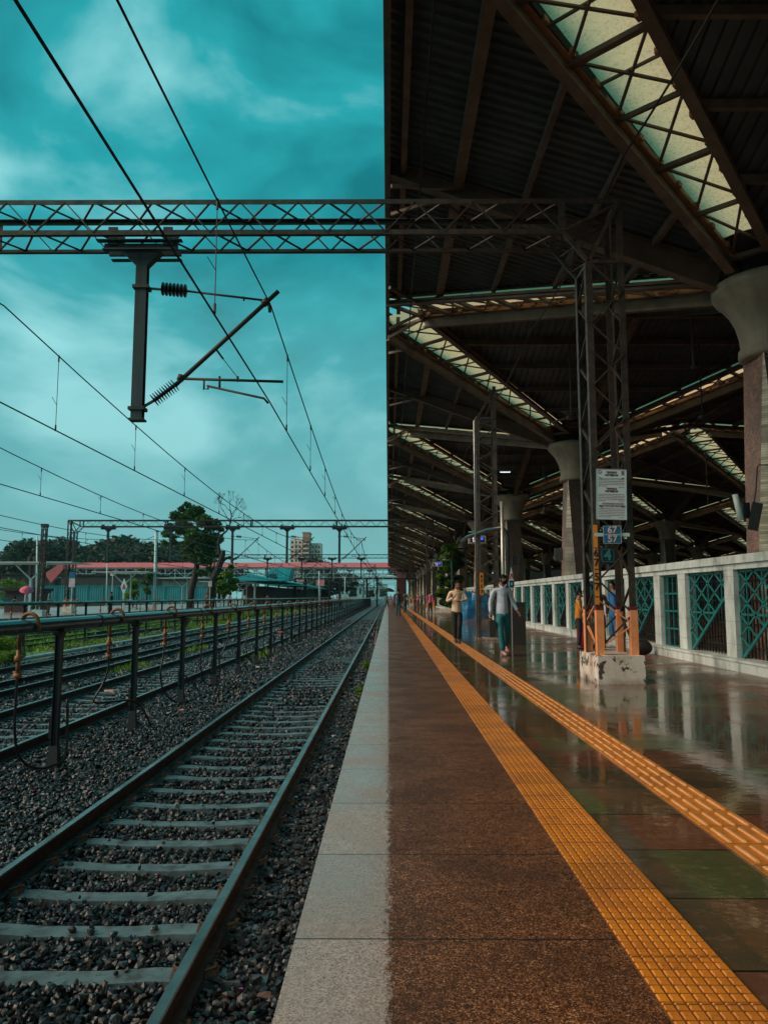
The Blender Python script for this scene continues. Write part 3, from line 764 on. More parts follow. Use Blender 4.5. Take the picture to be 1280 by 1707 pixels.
# ---- overhead wires
def hm(y):      # messenger height above eye
    u = ((y-P0) % SPAN)/SPAN; return 4.45 - 4*1.0*u*(1-u)
def wires(j):
    cx = TR[j]
    lab = ['overhead wires above the nearest track, crossing the top of the view', 'overhead wires above the second track', 'overhead wires above the third track',
           'overhead wires above the fourth track', 'overhead wires above the farthest track'][j]
    r = empty('overhead_line', (cx, 0, 0), lab, 'overhead wires', 'overhead line wires')
    x = lambda y: .16*math.cos(PI*(y-P0)/SPAN) + (.05 if j == 0 else 0)
    ys = list(np.arange(-36.9+.0, P0+SPAN*7, SPAN/16)); 
    rr = .010 + .0000*j
    def rad(y): return .011 + max(0, y-10)*.00022
    m = MB(); m.tube([(x(y), y, EYE+hm(y)) for y in ys], [rad(y) for y in ys], 6); m.build('messenger_wire', WIRE, r)
    m = MB(); ys2 = list(np.arange(-36.9, P0+SPAN*7, SPAN/2)); m.tube([(x(y), y, EYE+2.95) for y in ys2], [rad(y)*1.05 for y in ys2], 6); m.build('contact_wire', WIRE, r)
    y = P0-3.6 - 4.5*6; n = 0; pts = []
    for k in range(-1, 4):
        for d in (2.0, 6.3, 10.8, 15.6, 20.5, 25.6, 30.6, 35.4, 39.9, 44.6): pts.append(P0+SPAN*k+d)
    for yy in pts:
        if yy < 4 + 6*(j > 0): continue
        m = MB(); a = (x(yy), yy, EYE+hm(yy)); b = (x(yy), yy, EYE+2.95)
        q = rad(yy)*.5; m.tube([a, b], q, 5, False); m.tube([(a[0], a[1], a[2]+.02), (a[0], a[1], a[2]-.10)], q*2.6, 5); m.tube([(b[0], b[1], b[2]+.09), (b[0], b[1], b[2]-.02)], q*2.6, 5)
        if yy < 30: m.tube([(a[0], yy, b[2]+.45), (a[0]-.09, yy, b[2]+.60)], q*.8, 4)
        m.build('dropper', WIRE, r)
for j in range(5): wires(j)

# ------------------------------------------------------------------ station canopy: one inverted pyramid per column
HX, HY, ZC, ZE = 6.79, 7.15, 6.70, 8.90
CX0, CY0 = 6.75, 13.1
def slab_z(kind, x, y): return ZC + (abs(x)/HX if kind == 'x' else abs(y)/HY)*(ZE-ZC)
def canopy_unit():
    r = empty('canopy_bay', (CX0, CY0, 0), 'x', 'canopy', 'bays of the dark station canopy')
    a = .80
    # corrugated sheets, one per side; ribs run from the edge down to the column
    for kind, sg in (('x', -1), ('x', 1), ('y', -1), ('y', 1)):
        H1, H2 = (HX, HY) if kind == 'x' else (HY, HX)     # run length, half width
        V = []; Fq = []; n = 0
        pitch = .20; seq = [(0, 0), (.07, 0), (.09, .045), (.18, .045)]
        us = []
        u = -(H2-a)
        while u < H2-a:
            for du, dz in seq:
                if u+du < H2-a: us.append((u+du, dz))
            u += pitch
        us.append((H2-a, 0))
        for u, dz in us:
            r0 = .45 + (H1-.45)*min(1, abs(u)/(H2-a))
            for rr in (r0, H1):
                x, y = (sg*rr, u) if kind == 'x' else (u, sg*rr)
                V.append((x, y, ZC + rr/H1*(ZE-ZC) + .16 + dz))
        for i in range(len(us)-1): Fq.append((2*i, 2*i+1, 2*i+3, 2*i+2))
        npmesh('roof_sheet', np.array(V, float), np.array(Fq), ROOFSHEET, r)
        # purlins
        m = MB()
        for q, (d, w, h) in enumerate(((1.30, .17, .16), (2.45, .085, .13), (3.60, .085, .13), (4.75, .085, .13), (5.75, .08, .12))):
            rr = H1 - d*(H1/6.79)
            if kind == 'y' and q == 0: w = .10
            half = (H2-a)*(rr-.45)/(H1-.45) if rr > .45 else 0
            z = ZC + rr/H1*(ZE-ZC) + .16 - h/2 - .012
            for t in (-1, 1):
                p = (sg*rr, t*.06, z) if kind == 'x' else (t*.06, sg*rr, z)
                e = (sg*rr, t*half, z) if kind == 'x' else (t*half, sg*rr, z)
                m.bar(p, e, w, h)
        m.build('purlins', ROOF_STEEL, r)['kind'] = 'stuff'
        # principal beam column -> edge, tapering outwards
        e = (sg*.9, 0, ZC+.9/H1*(ZE-ZC)-.16) if kind == 'x' else (0, sg*.9, ZC+.9/H1*(ZE-ZC)-.16)
        f = (sg*(H1-.06), 0, ZE-.02) if kind == 'x' else (0, sg*(H1-.06), ZE-.02)
        MB().ibeam(e, f, .20, .50, .28, .022).build('principal_beam', ROOF_STEEL, r)
    # four diagonal skylight strips with their twin beams
    for sx, sy in ((-1,-1),(-1,1),(1,-1),(1,1)):
        D = Vector((sx*HX, sy*HY, 0)); L = D.length; d = D.normalized(); nrm = Vector((-d.y, d.x, 0))
        def P(u, s, dz=0):        # u 0..1 from column to corner, s -1..1 across
            w = .24 + .50*u
            q = D*u + nrm*(w*s); return Vector((max(-HX+.05, min(HX-.05, q.x)), max(-HY+.02, min(HY-.02, q.y)), ZC + u*(ZE-ZC) + dz))
        b = MB(); U0, U1 = .10, .925
        for s_ in (-1, 1):
            deep = (s_*sx*sy*sy) ; xs = 1 if sx*sy > 0 else -1       # side of the strip that faces the x panel
            side_x = (s_ == (1 if sx*sy > 0 else -1))
            dp = .30 if (side_x == (sy > 0)) else .10
            b.ibeam(P(U0, s_*1.08, .06-dp/2), P(U1, s_*1.08, .06-dp/2), .16, dp, dp, .022)
        b.build('strip_beams', ROOF_STEEL, r)['kind'] = 'stuff'
        fl = MB()
        for s_ in (-1, 1):
            fl.bar(P(U0, s_*.95, .085), P(U1, s_*.95, .085), .07, .10)
            for k in range(14):
                u = U0 + (U1-U0)*(k+.5)/14; q = P(u, s_*.86, .09); fl.box(tuple(q), (.11, .09, .08), rz=math.atan2(d.y, d.x))
        fs = MB()
        for s_ in (-1, 1):
            dq = ((s_ == (1 if sx*sy > 0 else -1)) == (sy > 0)); zc_, hh_ = (.25, .43) if dq else (.32, .29)
            fs.bar(P(.05, s_*1.16, zc_), P(.96, s_*1.16, zc_), .02, hh_)
        fs.build('flashing', DARKV, r)['kind'] = 'stuff'
        fl.build('strip_channels', ROOF_ORANGE, r)['kind'] = 'stuff'
        m = MB(); nseg = 7; uu = [U0 + (U1-U0)*((k/nseg)**.93) for k in range(nseg+1)]
        for k in range(nseg+1): m.bar(P(uu[k], -1, .03), P(uu[k], 1, .03), .10 if k % 2 == 0 or k > 4 else .05, .07)
        for k in range(nseg):
            m.bar(P(uu[k], -1, .07), P(uu[k+1], 1, .07), .04, .03); m.bar(P(uu[k], 1, .10), P(uu[k+1], -1, .10), .04, .03)
            if k > 2: c = (uu[k]+uu[k+1])/2; m.bar(P(c, -1, .13), P(c, 1, .13), .035)
        m.build('strip_bracing', ROOF_STEEL, r)['kind'] = 'stuff'
        # translucent sheet, gently corrugated across, over the strip
        V = []; Fq = []; N = 90
        for i in range(N+1):
            u = .06 + (.985-.06)*i/N; dz = .205 + .003*(i % 2)
            V += [tuple(P(u, -1.14, dz)), tuple(P(u, 1.14, dz))]
        for i in range(N): Fq.append((2*i, 2*i+1, 2*i+3, 2*i+2))
        npmesh('skylight_sheet', np.array(V), np.array(Fq), SKYL, r)
    MB().lathe([(.2, .24), (1.35, .50), (1.35, .53), (.2, .27)], (0, 0, ZC), 24).build('column_head_plate', ROOFSHEET, r)
    # edge members on the two long sides
    m = MB()
    for sg in (-1, 1):
        m.bar((sg*(HX-.03), -HY+.02, ZE-.02), (sg*(HX-.03), HY-.02, ZE-.02), .10, .34); m.bar((sg*(HX-.32), -HY+.3, ZE-.06), (sg*(HX-.32), HY-.3, ZE-.06), .10, .16)
    m.build('edge_beams', ROOF_STEEL, r)['kind'] = 'stuff'
    m = MB()
    for sg in (-1, 1):
        m.bar((-HX+.9, sg*(HY-.03), ZE-.02), (HX-.9, sg*(HY-.03), ZE-.02), .08, .22)
        for sx in (-1, 1):
            m.bar((sx*(HX-.08), sg*(HY-2.5), ZE-.30), (sx*(HX-1.05), sg*(HY-1.45), ZE-.42), .07)
            m.bar((sx*(HX-.08), sg*(HY-.35), ZE-.55), (sx*(HX-.95), sg*(HY-.25), ZE-.08), .07)
            m.bar((sx*(HX-.10), sg*.5, ZE-.62), (sx*(HX-1.4), sg*.05, ZE-.42), .06)
    m.build('edge_struts', ROOF_STEEL, r)['kind'] = 'stuff'
    return r
NY = 17
bay0 = canopy_unit(); first = True
def bay_label(i, k):
    row = ['along the tracks', 'second row from the tracks', 'third row from the tracks', 'row farthest from the tracks'][i]
    return row
for i in range(4):
    for k in range(-2, NY):
        if i > 1 and k > 11: continue
        o = bay0 if first else copy_tree(bay0); first = False
        o.location = (CX0 + 2*HX*i, CY0 + 2*HY*k, 0)
        if i == 0:
            lab = {0: 'dark canopy bay nearest overhead, its yellow skylights filling the top right', 1: 'canopy bay over the walking men, behind the nearest gantry tower', 2: 'third canopy bay along the platform edge'}.get(k)
            if k < 0: lab = 'dark canopy bay behind the viewpoint, part of the row along the tracks'
            elif lab is None: lab = '%s canopy bay along the platform edge, counted away from the viewer' % ['', '', '', 'fourth', 'fifth', 'sixth', 'seventh', 'eighth', 'ninth', 'tenth', 'eleventh', 'twelfth', 'thirteenth', 'fourteenth', 'fifteenth', 'sixteenth', 'farthest'][k]
        else:
            lab = 'canopy bay beyond the fence, %s, %s' % (bay_label(i, k), 'behind the viewpoint' if k < 0 else '%s bay away' % ['first', 'second', 'third', 'fourth', 'fifth', 'sixth', 'seventh', 'eighth', 'ninth', 'tenth', 'eleventh', 'twelfth', 'thirteenth', 'fourteenth', 'fifteenth', 'sixteenth', 'seventeenth'][k])
        o['label'] = lab

def column():
    r = empty('canopy_column', (0, 0, 0), 'x', 'column', 'columns carrying the canopy')
    m = MB()
    m.lathe([(.50,5.34),(.565,5.36),(.575,5.42),(.565,5.52),(.53,5.56),(.545,5.75),(.60,5.98),(.70,6.20),(.83,6.38),(.915,6.46),(.925,6.50),(.955,6.52),(.965,6.56),(.965,6.66),(.945,6.69),(.30,6.72)], (0,0,0), 48)
    m.build('capital', CONC, r, smooth=True)
    m = MB()
    lev = [(5.36, .375, .012), (3.6, .47, .17), (1.9, .555, .34), (0, .50, .32)]
    V = []
    for z, h, c in lev:
        for x, y in ((-h+c,-h),(h-c,-h),(h,-h+c),(h,h-c),(h-c,h),(-h+c,h),(-h,h-c),(-h,-h+c)): V.append((x, y, z))
    m.v = V
    for l in range(len(lev)-1):
        for k in range(8):
            a, b = l*8+k, l*8+(k+1) % 8
            m.f.append((a+8, b+8, b, a)); m.mi.append([0, 2, 1, 2, 0, 2, 1, 2][k])
    m.f.append(tuple(range(8))); m.mi.append(0)
    m.build('shaft', [MOS_B, MOS_R, MOS_G], r)
    return r
col0 = column(); first = True
for i in range(4):
    for k in range(0, NY):
        if i > 1 and k > 9: continue
        o = col0 if first else copy_tree(col0); first = False
        o.location = (CX0+2*HX*i, CY0+2*HY*k, 0)
        if i == 0: lab = {0: 'nearest mosaic clad column with bell capital, at the right edge'}.get(k) or '%s mosaic clad column behind the white fence, from the right edge' % ['', 'second', 'third', 'fourth', 'fifth', 'sixth', 'seventh', 'eighth', 'ninth', 'tenth', 'eleventh', 'twelfth', 'thirteenth', 'fourteenth', 'fifteenth', 'sixteenth', 'farthest'][k]
        else: lab = 'shadowed bell topped column, %s, %s away' % (bay_label(i, k), ['first', 'second', 'third', 'fourth', 'fifth', 'sixth', 'seventh', 'eighth', 'ninth', 'tenth', 'eleventh', 'twelfth', 'thirteenth', 'fourteenth', 'fifteenth', 'sixteenth', 'seventeenth'][k])
        o['label'] = lab

# ceiling fans and cable runs under the first bays
def fan(x, y, z, lab, rz):
    r = empty('ceiling_fan', (x, y, z), lab, 'fan', 'ceiling fans under the canopy', rz=rz)
    MB().tube([(0,0,.05), (0,0,8.0-z)], .018, 6).build('rod', STEEL_D, r)
    MB().lathe([(.03,-.06),(.11,-.05),(.13,0),(.10,.06),(.03,.09)], (0,0,0), 16).build('motor', STEEL_D, r, smooth=True)
    for k in range(3):
        a = 2*PI*k/3; m = MB(); m.bar((.12*math.cos(a), .12*math.sin(a), 0), (.68*math.cos(a), .68*math.sin(a), .01), .10, .008, .14, .008); m.build('blade', STEEL_D, r)
for i, (x, y, lab) in enumerate(((4.9, 20.2, 'dark ceiling fan between the first and second columns'), (8.4, 20.2, 'dark ceiling fan beyond the fence, between the first and second columns'), (4.9, 34.5, 'dark ceiling fan between the second and third columns'), (8.4, 34.5, 'dark ceiling fan beyond the fence, between the second and third columns'), (4.9, 48.8, 'dark ceiling fan between the third and fourth columns'))): fan(x, y, 6.0, lab, i*.7)
def cable_run(x, z, lab):
    pts = []
    for k in range(0, 16):
        for u in range(8): pts.append((0, 3+k*7.15+u*7.15/8-3, -.22*4*(u/8)*(1-u/8)))
    o = MB().tube(pts, .016, 5).build('cable_run', WIRE, None, loc=(x, 3, z)); tag(o, lab, 'cable')
cable_run(.55, 8.35, 'sagging black cable strung along just inside the canopy edge'); cable_run(3.3, 7.35, 'sagging black cable strung under the middle of the first canopy row')
# dark walls added to shut out the sky beyond the hall
m = MB(); m.ext(61.2, 61.5, -40, 330, 0, 9.2)
m.ext(27.2, 61.1, 187, 187.3, 0, 9.0); m.ext(13.7, 61.1, 256, 256.3, 0, 9.0)
sb = empty('sky_blocking_wall', (61, 20, 0), 'dark wall added to shut out sky on the far side of the station hall', 'building')
m.build('wall', DARKV, sb, world=True)
m = MB()
for y in range(-30, 320, 9): m.ext(61.10, 61.19, y, y+5, 1, 3.2)
m.build('window_row', GLASSD, sb, world=True)['kind'] = 'stuff'

# ------------------------------------------------------------------ white fence with teal lattice
def fence():
    r = empty('platform_fence', (6.1, 10, 0), 'white fence with teal lattice panels on a low kerb, along the right of the platform', 'fence')
    y0, y1 = 5.4, 92
    m = MB(); m.ext(5.64, 6.40, y0, y1, 0, .16); m.ext(5.62, 5.80, y0, y1, .162, .20)
    m.build('kerb', M['fence_white'], r, world=True)
    m = MB(); m.ext(5.92, 6.34, y0, y1, 1.78, 1.92); m.ext(5.97, 6.29, y0, y1, 1.68, 1.779)
    m.build('top_rail', M['fence_white'], r, world=True)
    ys = [7.1, 9.3, 11.5, 13.6, 15.8, 17.25] + [19.4+2.17*k for k in range(34)]
    post = None; pan = {}
    for i, y in enumerate(ys):
        if y > 92: break
        if post is None:
            post = MB().ext(-.02, .17, -.19, .19, .163, 1.70).build('post', M['fence_white'], r); me = post.data; o = post
        else: o = bpy.data.objects.new('post', me); C.objects.link(o); o.parent = r
        o.location = (6.0-6.1, y-10, 0)
        if i == len(ys)-1: break
        w = ys[i+1]-y-.40; key = round(w, 1)
        if key not in pan:
            m = MB(); H = 1.48; z0 = .17; x = .04
            narrow = w < 1.2
            def clipline(p, q, side):
                """keep the part of p-q above the slanted edge"""
                if narrow: return p, q
                def fn(a): return a[1] - z0 - (-.05 + (1-(a[0]+w/2)/w)*H*.80)    # a=(y,z); near side y=-w/2 is high
                fp, fq = fn(p), fn(q)
                if fp < 0 and fq < 0: return None
                if fp >= 0 and fq >= 0: return p, q
                t = fp/(fp-fq); c = (p[0]+(q[0]-p[0])*t, p[1]+(q[1]-p[1])*t)
                return (p, c) if fp >= 0 else (c, q)
            segs = []
            nc = 2 if narrow else 3; nr = 4
            for c in range(nc):
                a = -w/2 + w*c/nc; b = a + w/nc
                for q in range(nr):
                    za, zb = z0+H*q/nr, z0+H*(q+1)/nr
                    if not narrow: segs += [((a, za), (b, zb), .03), ((b, za), (a, zb), .03)]
                segs.append((((a+b)/2, z0), ((a+b)/2, z0+H), .022))
                if narrow: segs.append(((a, z0), (a, z0+H), .022))
            for q in range(0, 5, 1 if narrow else 2): segs.append(((-w/2, z0+H*q/4), (w/2, z0+H*q/4), .035))
            segs.append(((-w/2+.02, z0), (-w/2+.02, z0+H), .04)); segs.append(((w/2-.02, z0), (w/2-.02, z0+H), .04))
            for p, q, ww in segs:
                c = clipline(p, q, 0)
                if c: m.bar((x, c[0][0], c[0][1]), (x, c[1][0], c[1][1]), ww, .018, up=(1,0,0)) if False else m.bar((x, c[0][0], c[0][1]), (x, c[1][0], c[1][1]), .018, ww)
            if not narrow: m.bar((x, -w/2, z0-.05+H*.80), (x, w/2, z0-.03), .03, .05)
            g = MB()
            for k in range(int(w/.13)+1): g.bar((.14, -w/2+.13*k, z0), (.14, -w/2+.13*k, z0+H*.98), .022)
            for z in (.35, .75, 1.15, 1.5): g.bar((.14, -w/2, z), (.14, w/2, z), .02)
            a = m.build('lattice_panel', TEALP, r); b = g.build('bar_grille', BLACKP, r); pan[key] = (a.data, b.data)
        else:
            a = bpy.data.objects.new('lattice_panel', pan[key][0]); b = bpy.data.objects.new('bar_grille', pan[key][1])
            for q in (a, b): C.objects.link(q); q.parent = r
        for q in (a, b): q.location = (6.0-6.1+.03, (y+ys[i+1])/2-10, 0)
def fwhite():
    g = G('fence_white'); x = g.xyz()
    n = g.noise(2.2, 6, .65, sc3=(1, 1, .35)); n2 = g.noise(18, 4, .65)
    col = g.ramp(n, [(.30, (.74, .78, .76)), (.52, (.55, .60, .58)), (.68, (.24, .26, .23))])
    col = g.mix(g.ramp(n2, [(.60, 0.0), (.70, .7)]), col, (.30, .24, .18))
    fz = g.math('FRACT', g.math('MULTIPLY', x[2], 1/.39)); fy = g.math('FRACT', g.math('MULTIPLY', x[1], 1/.60))
    ln = g.math('MAXIMUM', g.math('LESS_THAN', fz, .02), g.math('LESS_THAN', fy, .012))
    col = g.mix(g.math('MULTIPLY', ln, .6), col, (.18, .16, .13))
    g.set(col=col, rough=.45, nrm=g.bump(n2, .1, .004)); MATS['fence_white'] = g.m
fwhite(); fence()

# ------------------------------------------------------------------ text
def text(body, size, loc, mat, parent, name, rot=(PI/2, 0, 0), ext=.002, align='CENTER', bold=0):
    cu = bpy.data.curves.new(name, 'FONT'); cu.body = body; cu.size = size; cu.extrude = ext; cu.align_x = align; cu.align_y = 'CENTER'; cu.offset = bold
    cu.resolution_u = 3
    ob = bpy.data.objects.new(name, cu); C.objects.link(ob)
    dg = bpy.context.evaluated_depsgraph_get(); me = bpy.data.meshes.new_from_object(ob.evaluated_get(dg)); me.materials.clear(); me.materials.append(mat)
    bpy.data.objects.remove(ob); bpy.data.curves.remove(cu)
    o = bpy.data.objects.new(name, me); C.objects.link(o); o.parent = parent; o.location = loc; o.rotation_euler = rot
    return o
def panel(name, x0, x1, y, z0, z1, mat, parent=None, t=.006):
    return MB().ext(x0, x1, y, y+t, z0, z1).build(name, mat, parent)
# amber kilometre strip on the nearest gantry tower
FY = 11.05
def strip(px0, px1, y, top, bottom, label, digits):
    a = W(px0, top, y); b = W(px1, bottom, y); 
    r = empty('number_strip', (a.x, y, b.z), label, 'number sign', 'amber number strips on gantry legs')
    w = b.x-a.x; h = a.z-b.z
    panel('plate', 0, w, 0, 0, h, YELLOWP, r)
    m = MB()
    for py in digits[1]: z = W(px0, py, y).z-b.z; m.ext(0, w, -.003, -.0005, z-.006, z+.006)
    if digits[1]: m.build('divider_lines', TXTBLK, r)['kind'] = 'stuff'
    for ch, py in digits[0]:
        z = W(px0, py, y).z-b.z; text(ch, digits[2], (w*.5, -.004, z), TXTBLK, r, 'digit', bold=.003)
    return r
strip(988.5, 999.5, FY-.075, 875, 1008, 'amber strip with black digits 6 7 5 7 on the nearest gantry tower', ([('6', 922.5), ('7', 938), ('5', 962), ('7', 978.5)], (913.5, 949, 995), .145))
# twin kilometre plate
def plates():
    y = FY-.13; a = W(1005, 876.5, y); b = W(1036, 906, y)
    r = empty('number_sign', (a.x, y, b.z), 'small blue sign reading 67 over 57 on a steel strap between the gantry legs', 'number sign')
    w, h = b.x-a.x, a.z-b.z
    panel('upper_plate', 0, w, 0, h*.51, h, SIGNBLUE, r); panel('lower_plate', 0, w, 0, 0, h*.49, SIGNBLUE, r)
    m = MB(); 
    for z0, z1 in ((0, h*.49), (h*.51, h)):
        for q in (z0, z1-.004): m.ext(0, w, -.003, -.0005, q, q+.004)
        for q in (0, w-.004): m.ext(q, q+.004, -.003, -.0005, z0, z1)
    m.build('border', SIGNW, r)['kind'] = 'stuff'
    text('67', .135, (w*.5, -.004, h*.75), TXTPINK, r, 'digits', bold=.003); text('57', .135, (w*.5, -.004, h*.24), TXTPINK, r, 'digits', bold=.003)
    s = W(992, 892, y); e = W(1050, 892, y); MB().ext(s.x-a.x, e.x-a.x, .012, .02, h*.5-.025, h*.5+.025).build('strap', PALE, r)
plates()
def four():
    y = FY+.35; a = W(1001, 914, y); b = W(1025, 938, y)
    r = empty('platform_number_sign', (a.x, y, b.z), 'dark teal sign with the numeral 4, inside the gantry tower', 'number sign')
    w, h = b.x-a.x, a.z-b.z; panel('plate', 0, w, 0, 0, h, SIGNDK, r)
    m = MB(); q = .006; t = .012
    m.ext(t, w-t, -.003, -.0005, t, t+q); m.ext(t, w-t, -.003, -.0005, h-t-q, h-t); m.ext(t, t+q, -.003, -.0005, t, h-t); m.ext(w-t-q, w-t, -.003, -.0005, t, h-t)
    m.build('border', TXTTEAL, r)['kind'] = 'stuff'
    text('4', .22, (w*.5, -.004, h*.5), TXTTEAL, r, 'digit', bold=.005)
    MB().bar((w*.5, .03, -.02), (w*.5, .03, h+.08), .03).build('bracket', STEEL_D, r)
four()
def notice():
    y = FY-.12; a = W(992, 782, y); b = W(1044, 865, y)
    r = empty('notice_board', (a.x, y, b.z), 'pale notice board with red caution writing, high on the nearest gantry tower', 'notice board')
    r.rotation_euler = (0, math.radians(1.5), 0)
    w, h = b.x-a.x, a.z-b.z; panel('board', 0, w, 0, 0, h, SIGNW, r)
    m = MB(); m.ext(-.004, w+.004, -.004, .008, h, h+.008); m.ext(-.004, w+.004, -.004, .008, -.008, 0); m.ext(-.008, 0, -.004, .008, 0, h); m.ext(w, w+.008, -.004, .008, 0, h)
    m.build('frame', pm('alu', (.6, .62, .62), None, 5, .35, .8, 0), r)
    def T(s, sz, u, v, mat=TXTRED, bold=.0006, al='CENTER'): text(s, sz, (w*u, -.003, h*(1-v)), mat, r, 'lettering', ext=.0008, bold=bold, align=al)
    T('सावधान', .052, .5, .065, bold=.0016); T('उच्च विद्युत दाब', .030, .5, .115, TXTBLK, .0012)
    T('सावधान', .052, .5, .395, bold=.0016); T('उच्च विद्युत दाब', .030, .5, .44, TXTBLK, .0012)
    T('CAUTIONARY NOTICE', .030, .54, .69, TXTRED, .0008); T('HIGH VOLTAGE TRACTION', .030, .52, .735, TXTRED, .0012)
    # close lines of small print, broken into word lengths
    m = MB(); rr = random.Random(3)
    for v0, n, last in ((.205, 5, .35), (.50, 5, .3), (.79, 6, .5)):
        for i in range(n):
            z = h*(1-v0-i*.033); x = w*.06; xe = w*(.94 if i < n-1 else last)
            while x < xe:
                l = rr.uniform(.012, .04); m.ext(x, min(x+l, xe), -.002, -.0004, z-.0035, z+.0035); x += l+.006
    for v in (.355, .63, .965): m.ext(w*.74, w*.93, -.002, -.0004, h*(1-v)-.003, h*(1-v)+.003)
    for v in (.18,): m.ext(w*.10, w*.90, -.002, -.0004, h*(1-v)-.002, h*(1-v)+.002)
    m.build('small_print', TXTRED, r)['kind'] = 'stuff'
    m = MB(); m.lathe([(.026, 0), (.026, .0015)], (w*.11, -.0025, h*.945), 20, (0,1,0)); e = m.build('round_emblem', TXTRED, r)
    MB().lathe([(.014, 0), (.014, .0015)], (w*.11, -.0045, h*.945), 16, (0,1,0)).build('emblem_centre', SIGNW, r)
    m = MB(); m.ball((w*.885, -.003, h*.955), (.022, .0025, .020)); m.box((w*.885, -.003, h*.930), (.022, .004, .014)); m.bar((w*.83, -.003, h*.925), (w*.94, -.003, h*.895), .005); m.bar((w*.83, -.003, h*.895), (w*.94, -.003, h*.925), .005)
    m.build('skull_mark', TXTRED, r)
    m = MB(); m.box((w*.875, -.0058, h*.957), (.008, .002, .008)); m.box((w*.898, -.0058, h*.957), (.008, .002, .008)); m.build('skull_eyes', SIGNW, r)['kind'] = 'stuff'
    m = MB()
    for (u, v, s_) in ((.12, .175, 1), (.88, .175, -1), (.14, .75, 1), (.88, .745, -1)):
        m.bar((w*u-.02, -.003, h*(1-v)+.008*s_), (w*u+.02, -.003, h*(1-v)-.008*s_), .006, .010)
    m.build('corner_flashes', TXTBLK, r)['kind'] = 'stuff'
notice()

# ------------------------------------------------------------------ second lattice mast and items along the platform
def mast2():
    y = 22.0; x0, x1 = W(803, 1000, y).x-.06, W(820, 1000, y).x+.0
    r = empty('lattice_mast', (x0, y, 0), 'tall slim lattice mast on the platform, beyond the walking men', 'mast')
    m = MB(); lattice_tower(m, 0, .50, 0, .42, .06, 7.0, .10, .035, .62, {(0, 0): 6.4, (0, .42): 6.4, (.50, 0): 7.35, (.50, .42): 7.35})
    for yy in (0, .42): m.bar((0, yy, 6.4), (.50, yy, 7.3), .05); m.bar((0, yy, 6.4), (.5, yy, 6.4), .05)
    m.build('lattice', pm('mast_rusty_grey', (.15, .12, .095), (.06, .05, .045), 6, .5, .2, .2), r)
    MB().box((.25, .21, .03), (.66, .6, .06)).build('footing', M['footing'], r)
    m = MB(); m.tube([(-.10, -.02, .0), (-.10, -.02, 6.3), (0, 0, 6.45)], .022, 8); m.build('conduit', pm('zinc_pipe', (.55, .52, .47), (.35, .32, .30), 7, .3, .6, 0), r, smooth=True)
    strip(799, 806, y-.07, 955, 992, 'small amber strip with black digits on the slim lattice mast', ([('6', 961), ('7', 969), ('5', 978), ('7', 987)], (), .13))
mast2()
def sign_pole():
    y = 20.2; x = W(839, 1000, y).x
    r = empty('signal_pole', (x, y, 0), 'bright steel pole with a curved arm beside a dark pipe, before the third column', 'pole')
    m = MB(); m.tube([(0, 0, 0), (0, 0, 3.72)], .045, 12); m.lathe([(.11, 0), (.11, .02), (.06, .03), (.05, .12)], (0,0,0), 12); m.build('pole', M['zinc_pipe'], r, smooth=True)
    m = MB(); m.tube([(.13, 0, 0), (.13, 0, 2.75), (.09, 0, 2.93), (-.02, 0, 3.02), (-.30, .6, 3.02), (-.60, 3, 3.02), (-.62, 4.6, 3.0)], .055, 12); m.build('arm', pm('dark_pipe', (.05, .07, .075), None, 5, .35, .3, 0), r, smooth=True)
    MB().box((.30, -.02, 2.16), (.12, .12, .25)).build('junction_box', BLACKP, r)
sign_pole()
LED = {}
def emis(name, col, s):
    g = G(name); g.set(col=(0, 0, 0), emi=col, es=s, rough=.4); MATS[name] = g.m; return g.m
LEDB = emis('led_blue', (.04, .10, .9), .6); LEDW = emis('led_white', (.9, .7, 1.0), .6); TUBE = emis('tube_light', (.85, 1.0, .95), .8)
def display(px0, px1, py0, py1, y, label, cells, pole=None):
    a, b = W(px0, py0, y), W(px1, py1, y); w, h = b.x-a.x, a.z-b.z
    r = empty('led_display', (a.x, y, b.z), label, 'display', 'train indicators hanging over the platform')
    MB().ext(0, w, 0, .16, 0, h).build('case', pm('display_case', (.42, .42, .34), (.3, .3, .26), 5, .5, 0, 0), r)
    MB().ext(w*.10, w*.90, -.008, -.001, h*.18, h*.80).build('screen', TXTBLK, r)
    text(cells[0], h*.42, (w*.38, -.012, h*.62), LEDW, r, 'led_text', bold=.002); text(cells[1], h*.36, (w*.40, -.012, h*.32), LEDW, r, 'led_text', bold=.002)
    MB().ext(w*.52, w*.84, -.010, -.0085, h*.45, h*.76).build('blue_cells', LEDB, r)
    m = MB()
    for x in (w*.2, w*.8): m.tube([(x, .08, h), (x, .08, h+.12)], .012, 6)
    m.tube([(0, .08, h+.12), (w, .08, h+.12)], .025, 8)
    if pole is not None:
        q = pole-a.x; zz = h+.12
        m.tube([(w, .08, zz), (q-.15, .08, zz), (q-.03, .08, zz-.06), (q, .08, zz-.2), (q, .08, -b.z)], .05, 10)
    m.build('hanger', pm('teal_pole', (.06, .16, .16), None, 5, .4, .2, 0), r, smooth=True)
display(781, 810, 893, 906, 24.9, 'lit train indicator beside the slim lattice mast', ('4 03', '12 27'))
display(721, 737, 936.5, 944.5, 52, 'smaller lit train indicator on a teal pole before the climbing plant', ('5 1', '1 2'), W(753, 940, 52).x)
def plinth():
    a = W(843, 1074, 19.7); b = W(877, 1074, 19.7); t = W(860, 1004, 19.7).z
    r = empty('granite_block', (a.x, 19.7, 0), 'dark brown polished block standing behind the man in the blue shirt', 'block')
    w = b.x-a.x; MB().ext(0, w, 0, .75, 0, t-.05).build('body', BRONZE, r); MB().ext(-.02, w+.02, -.02, .77, t-.047, t).build('cap', BRONZE, r)
plinth()
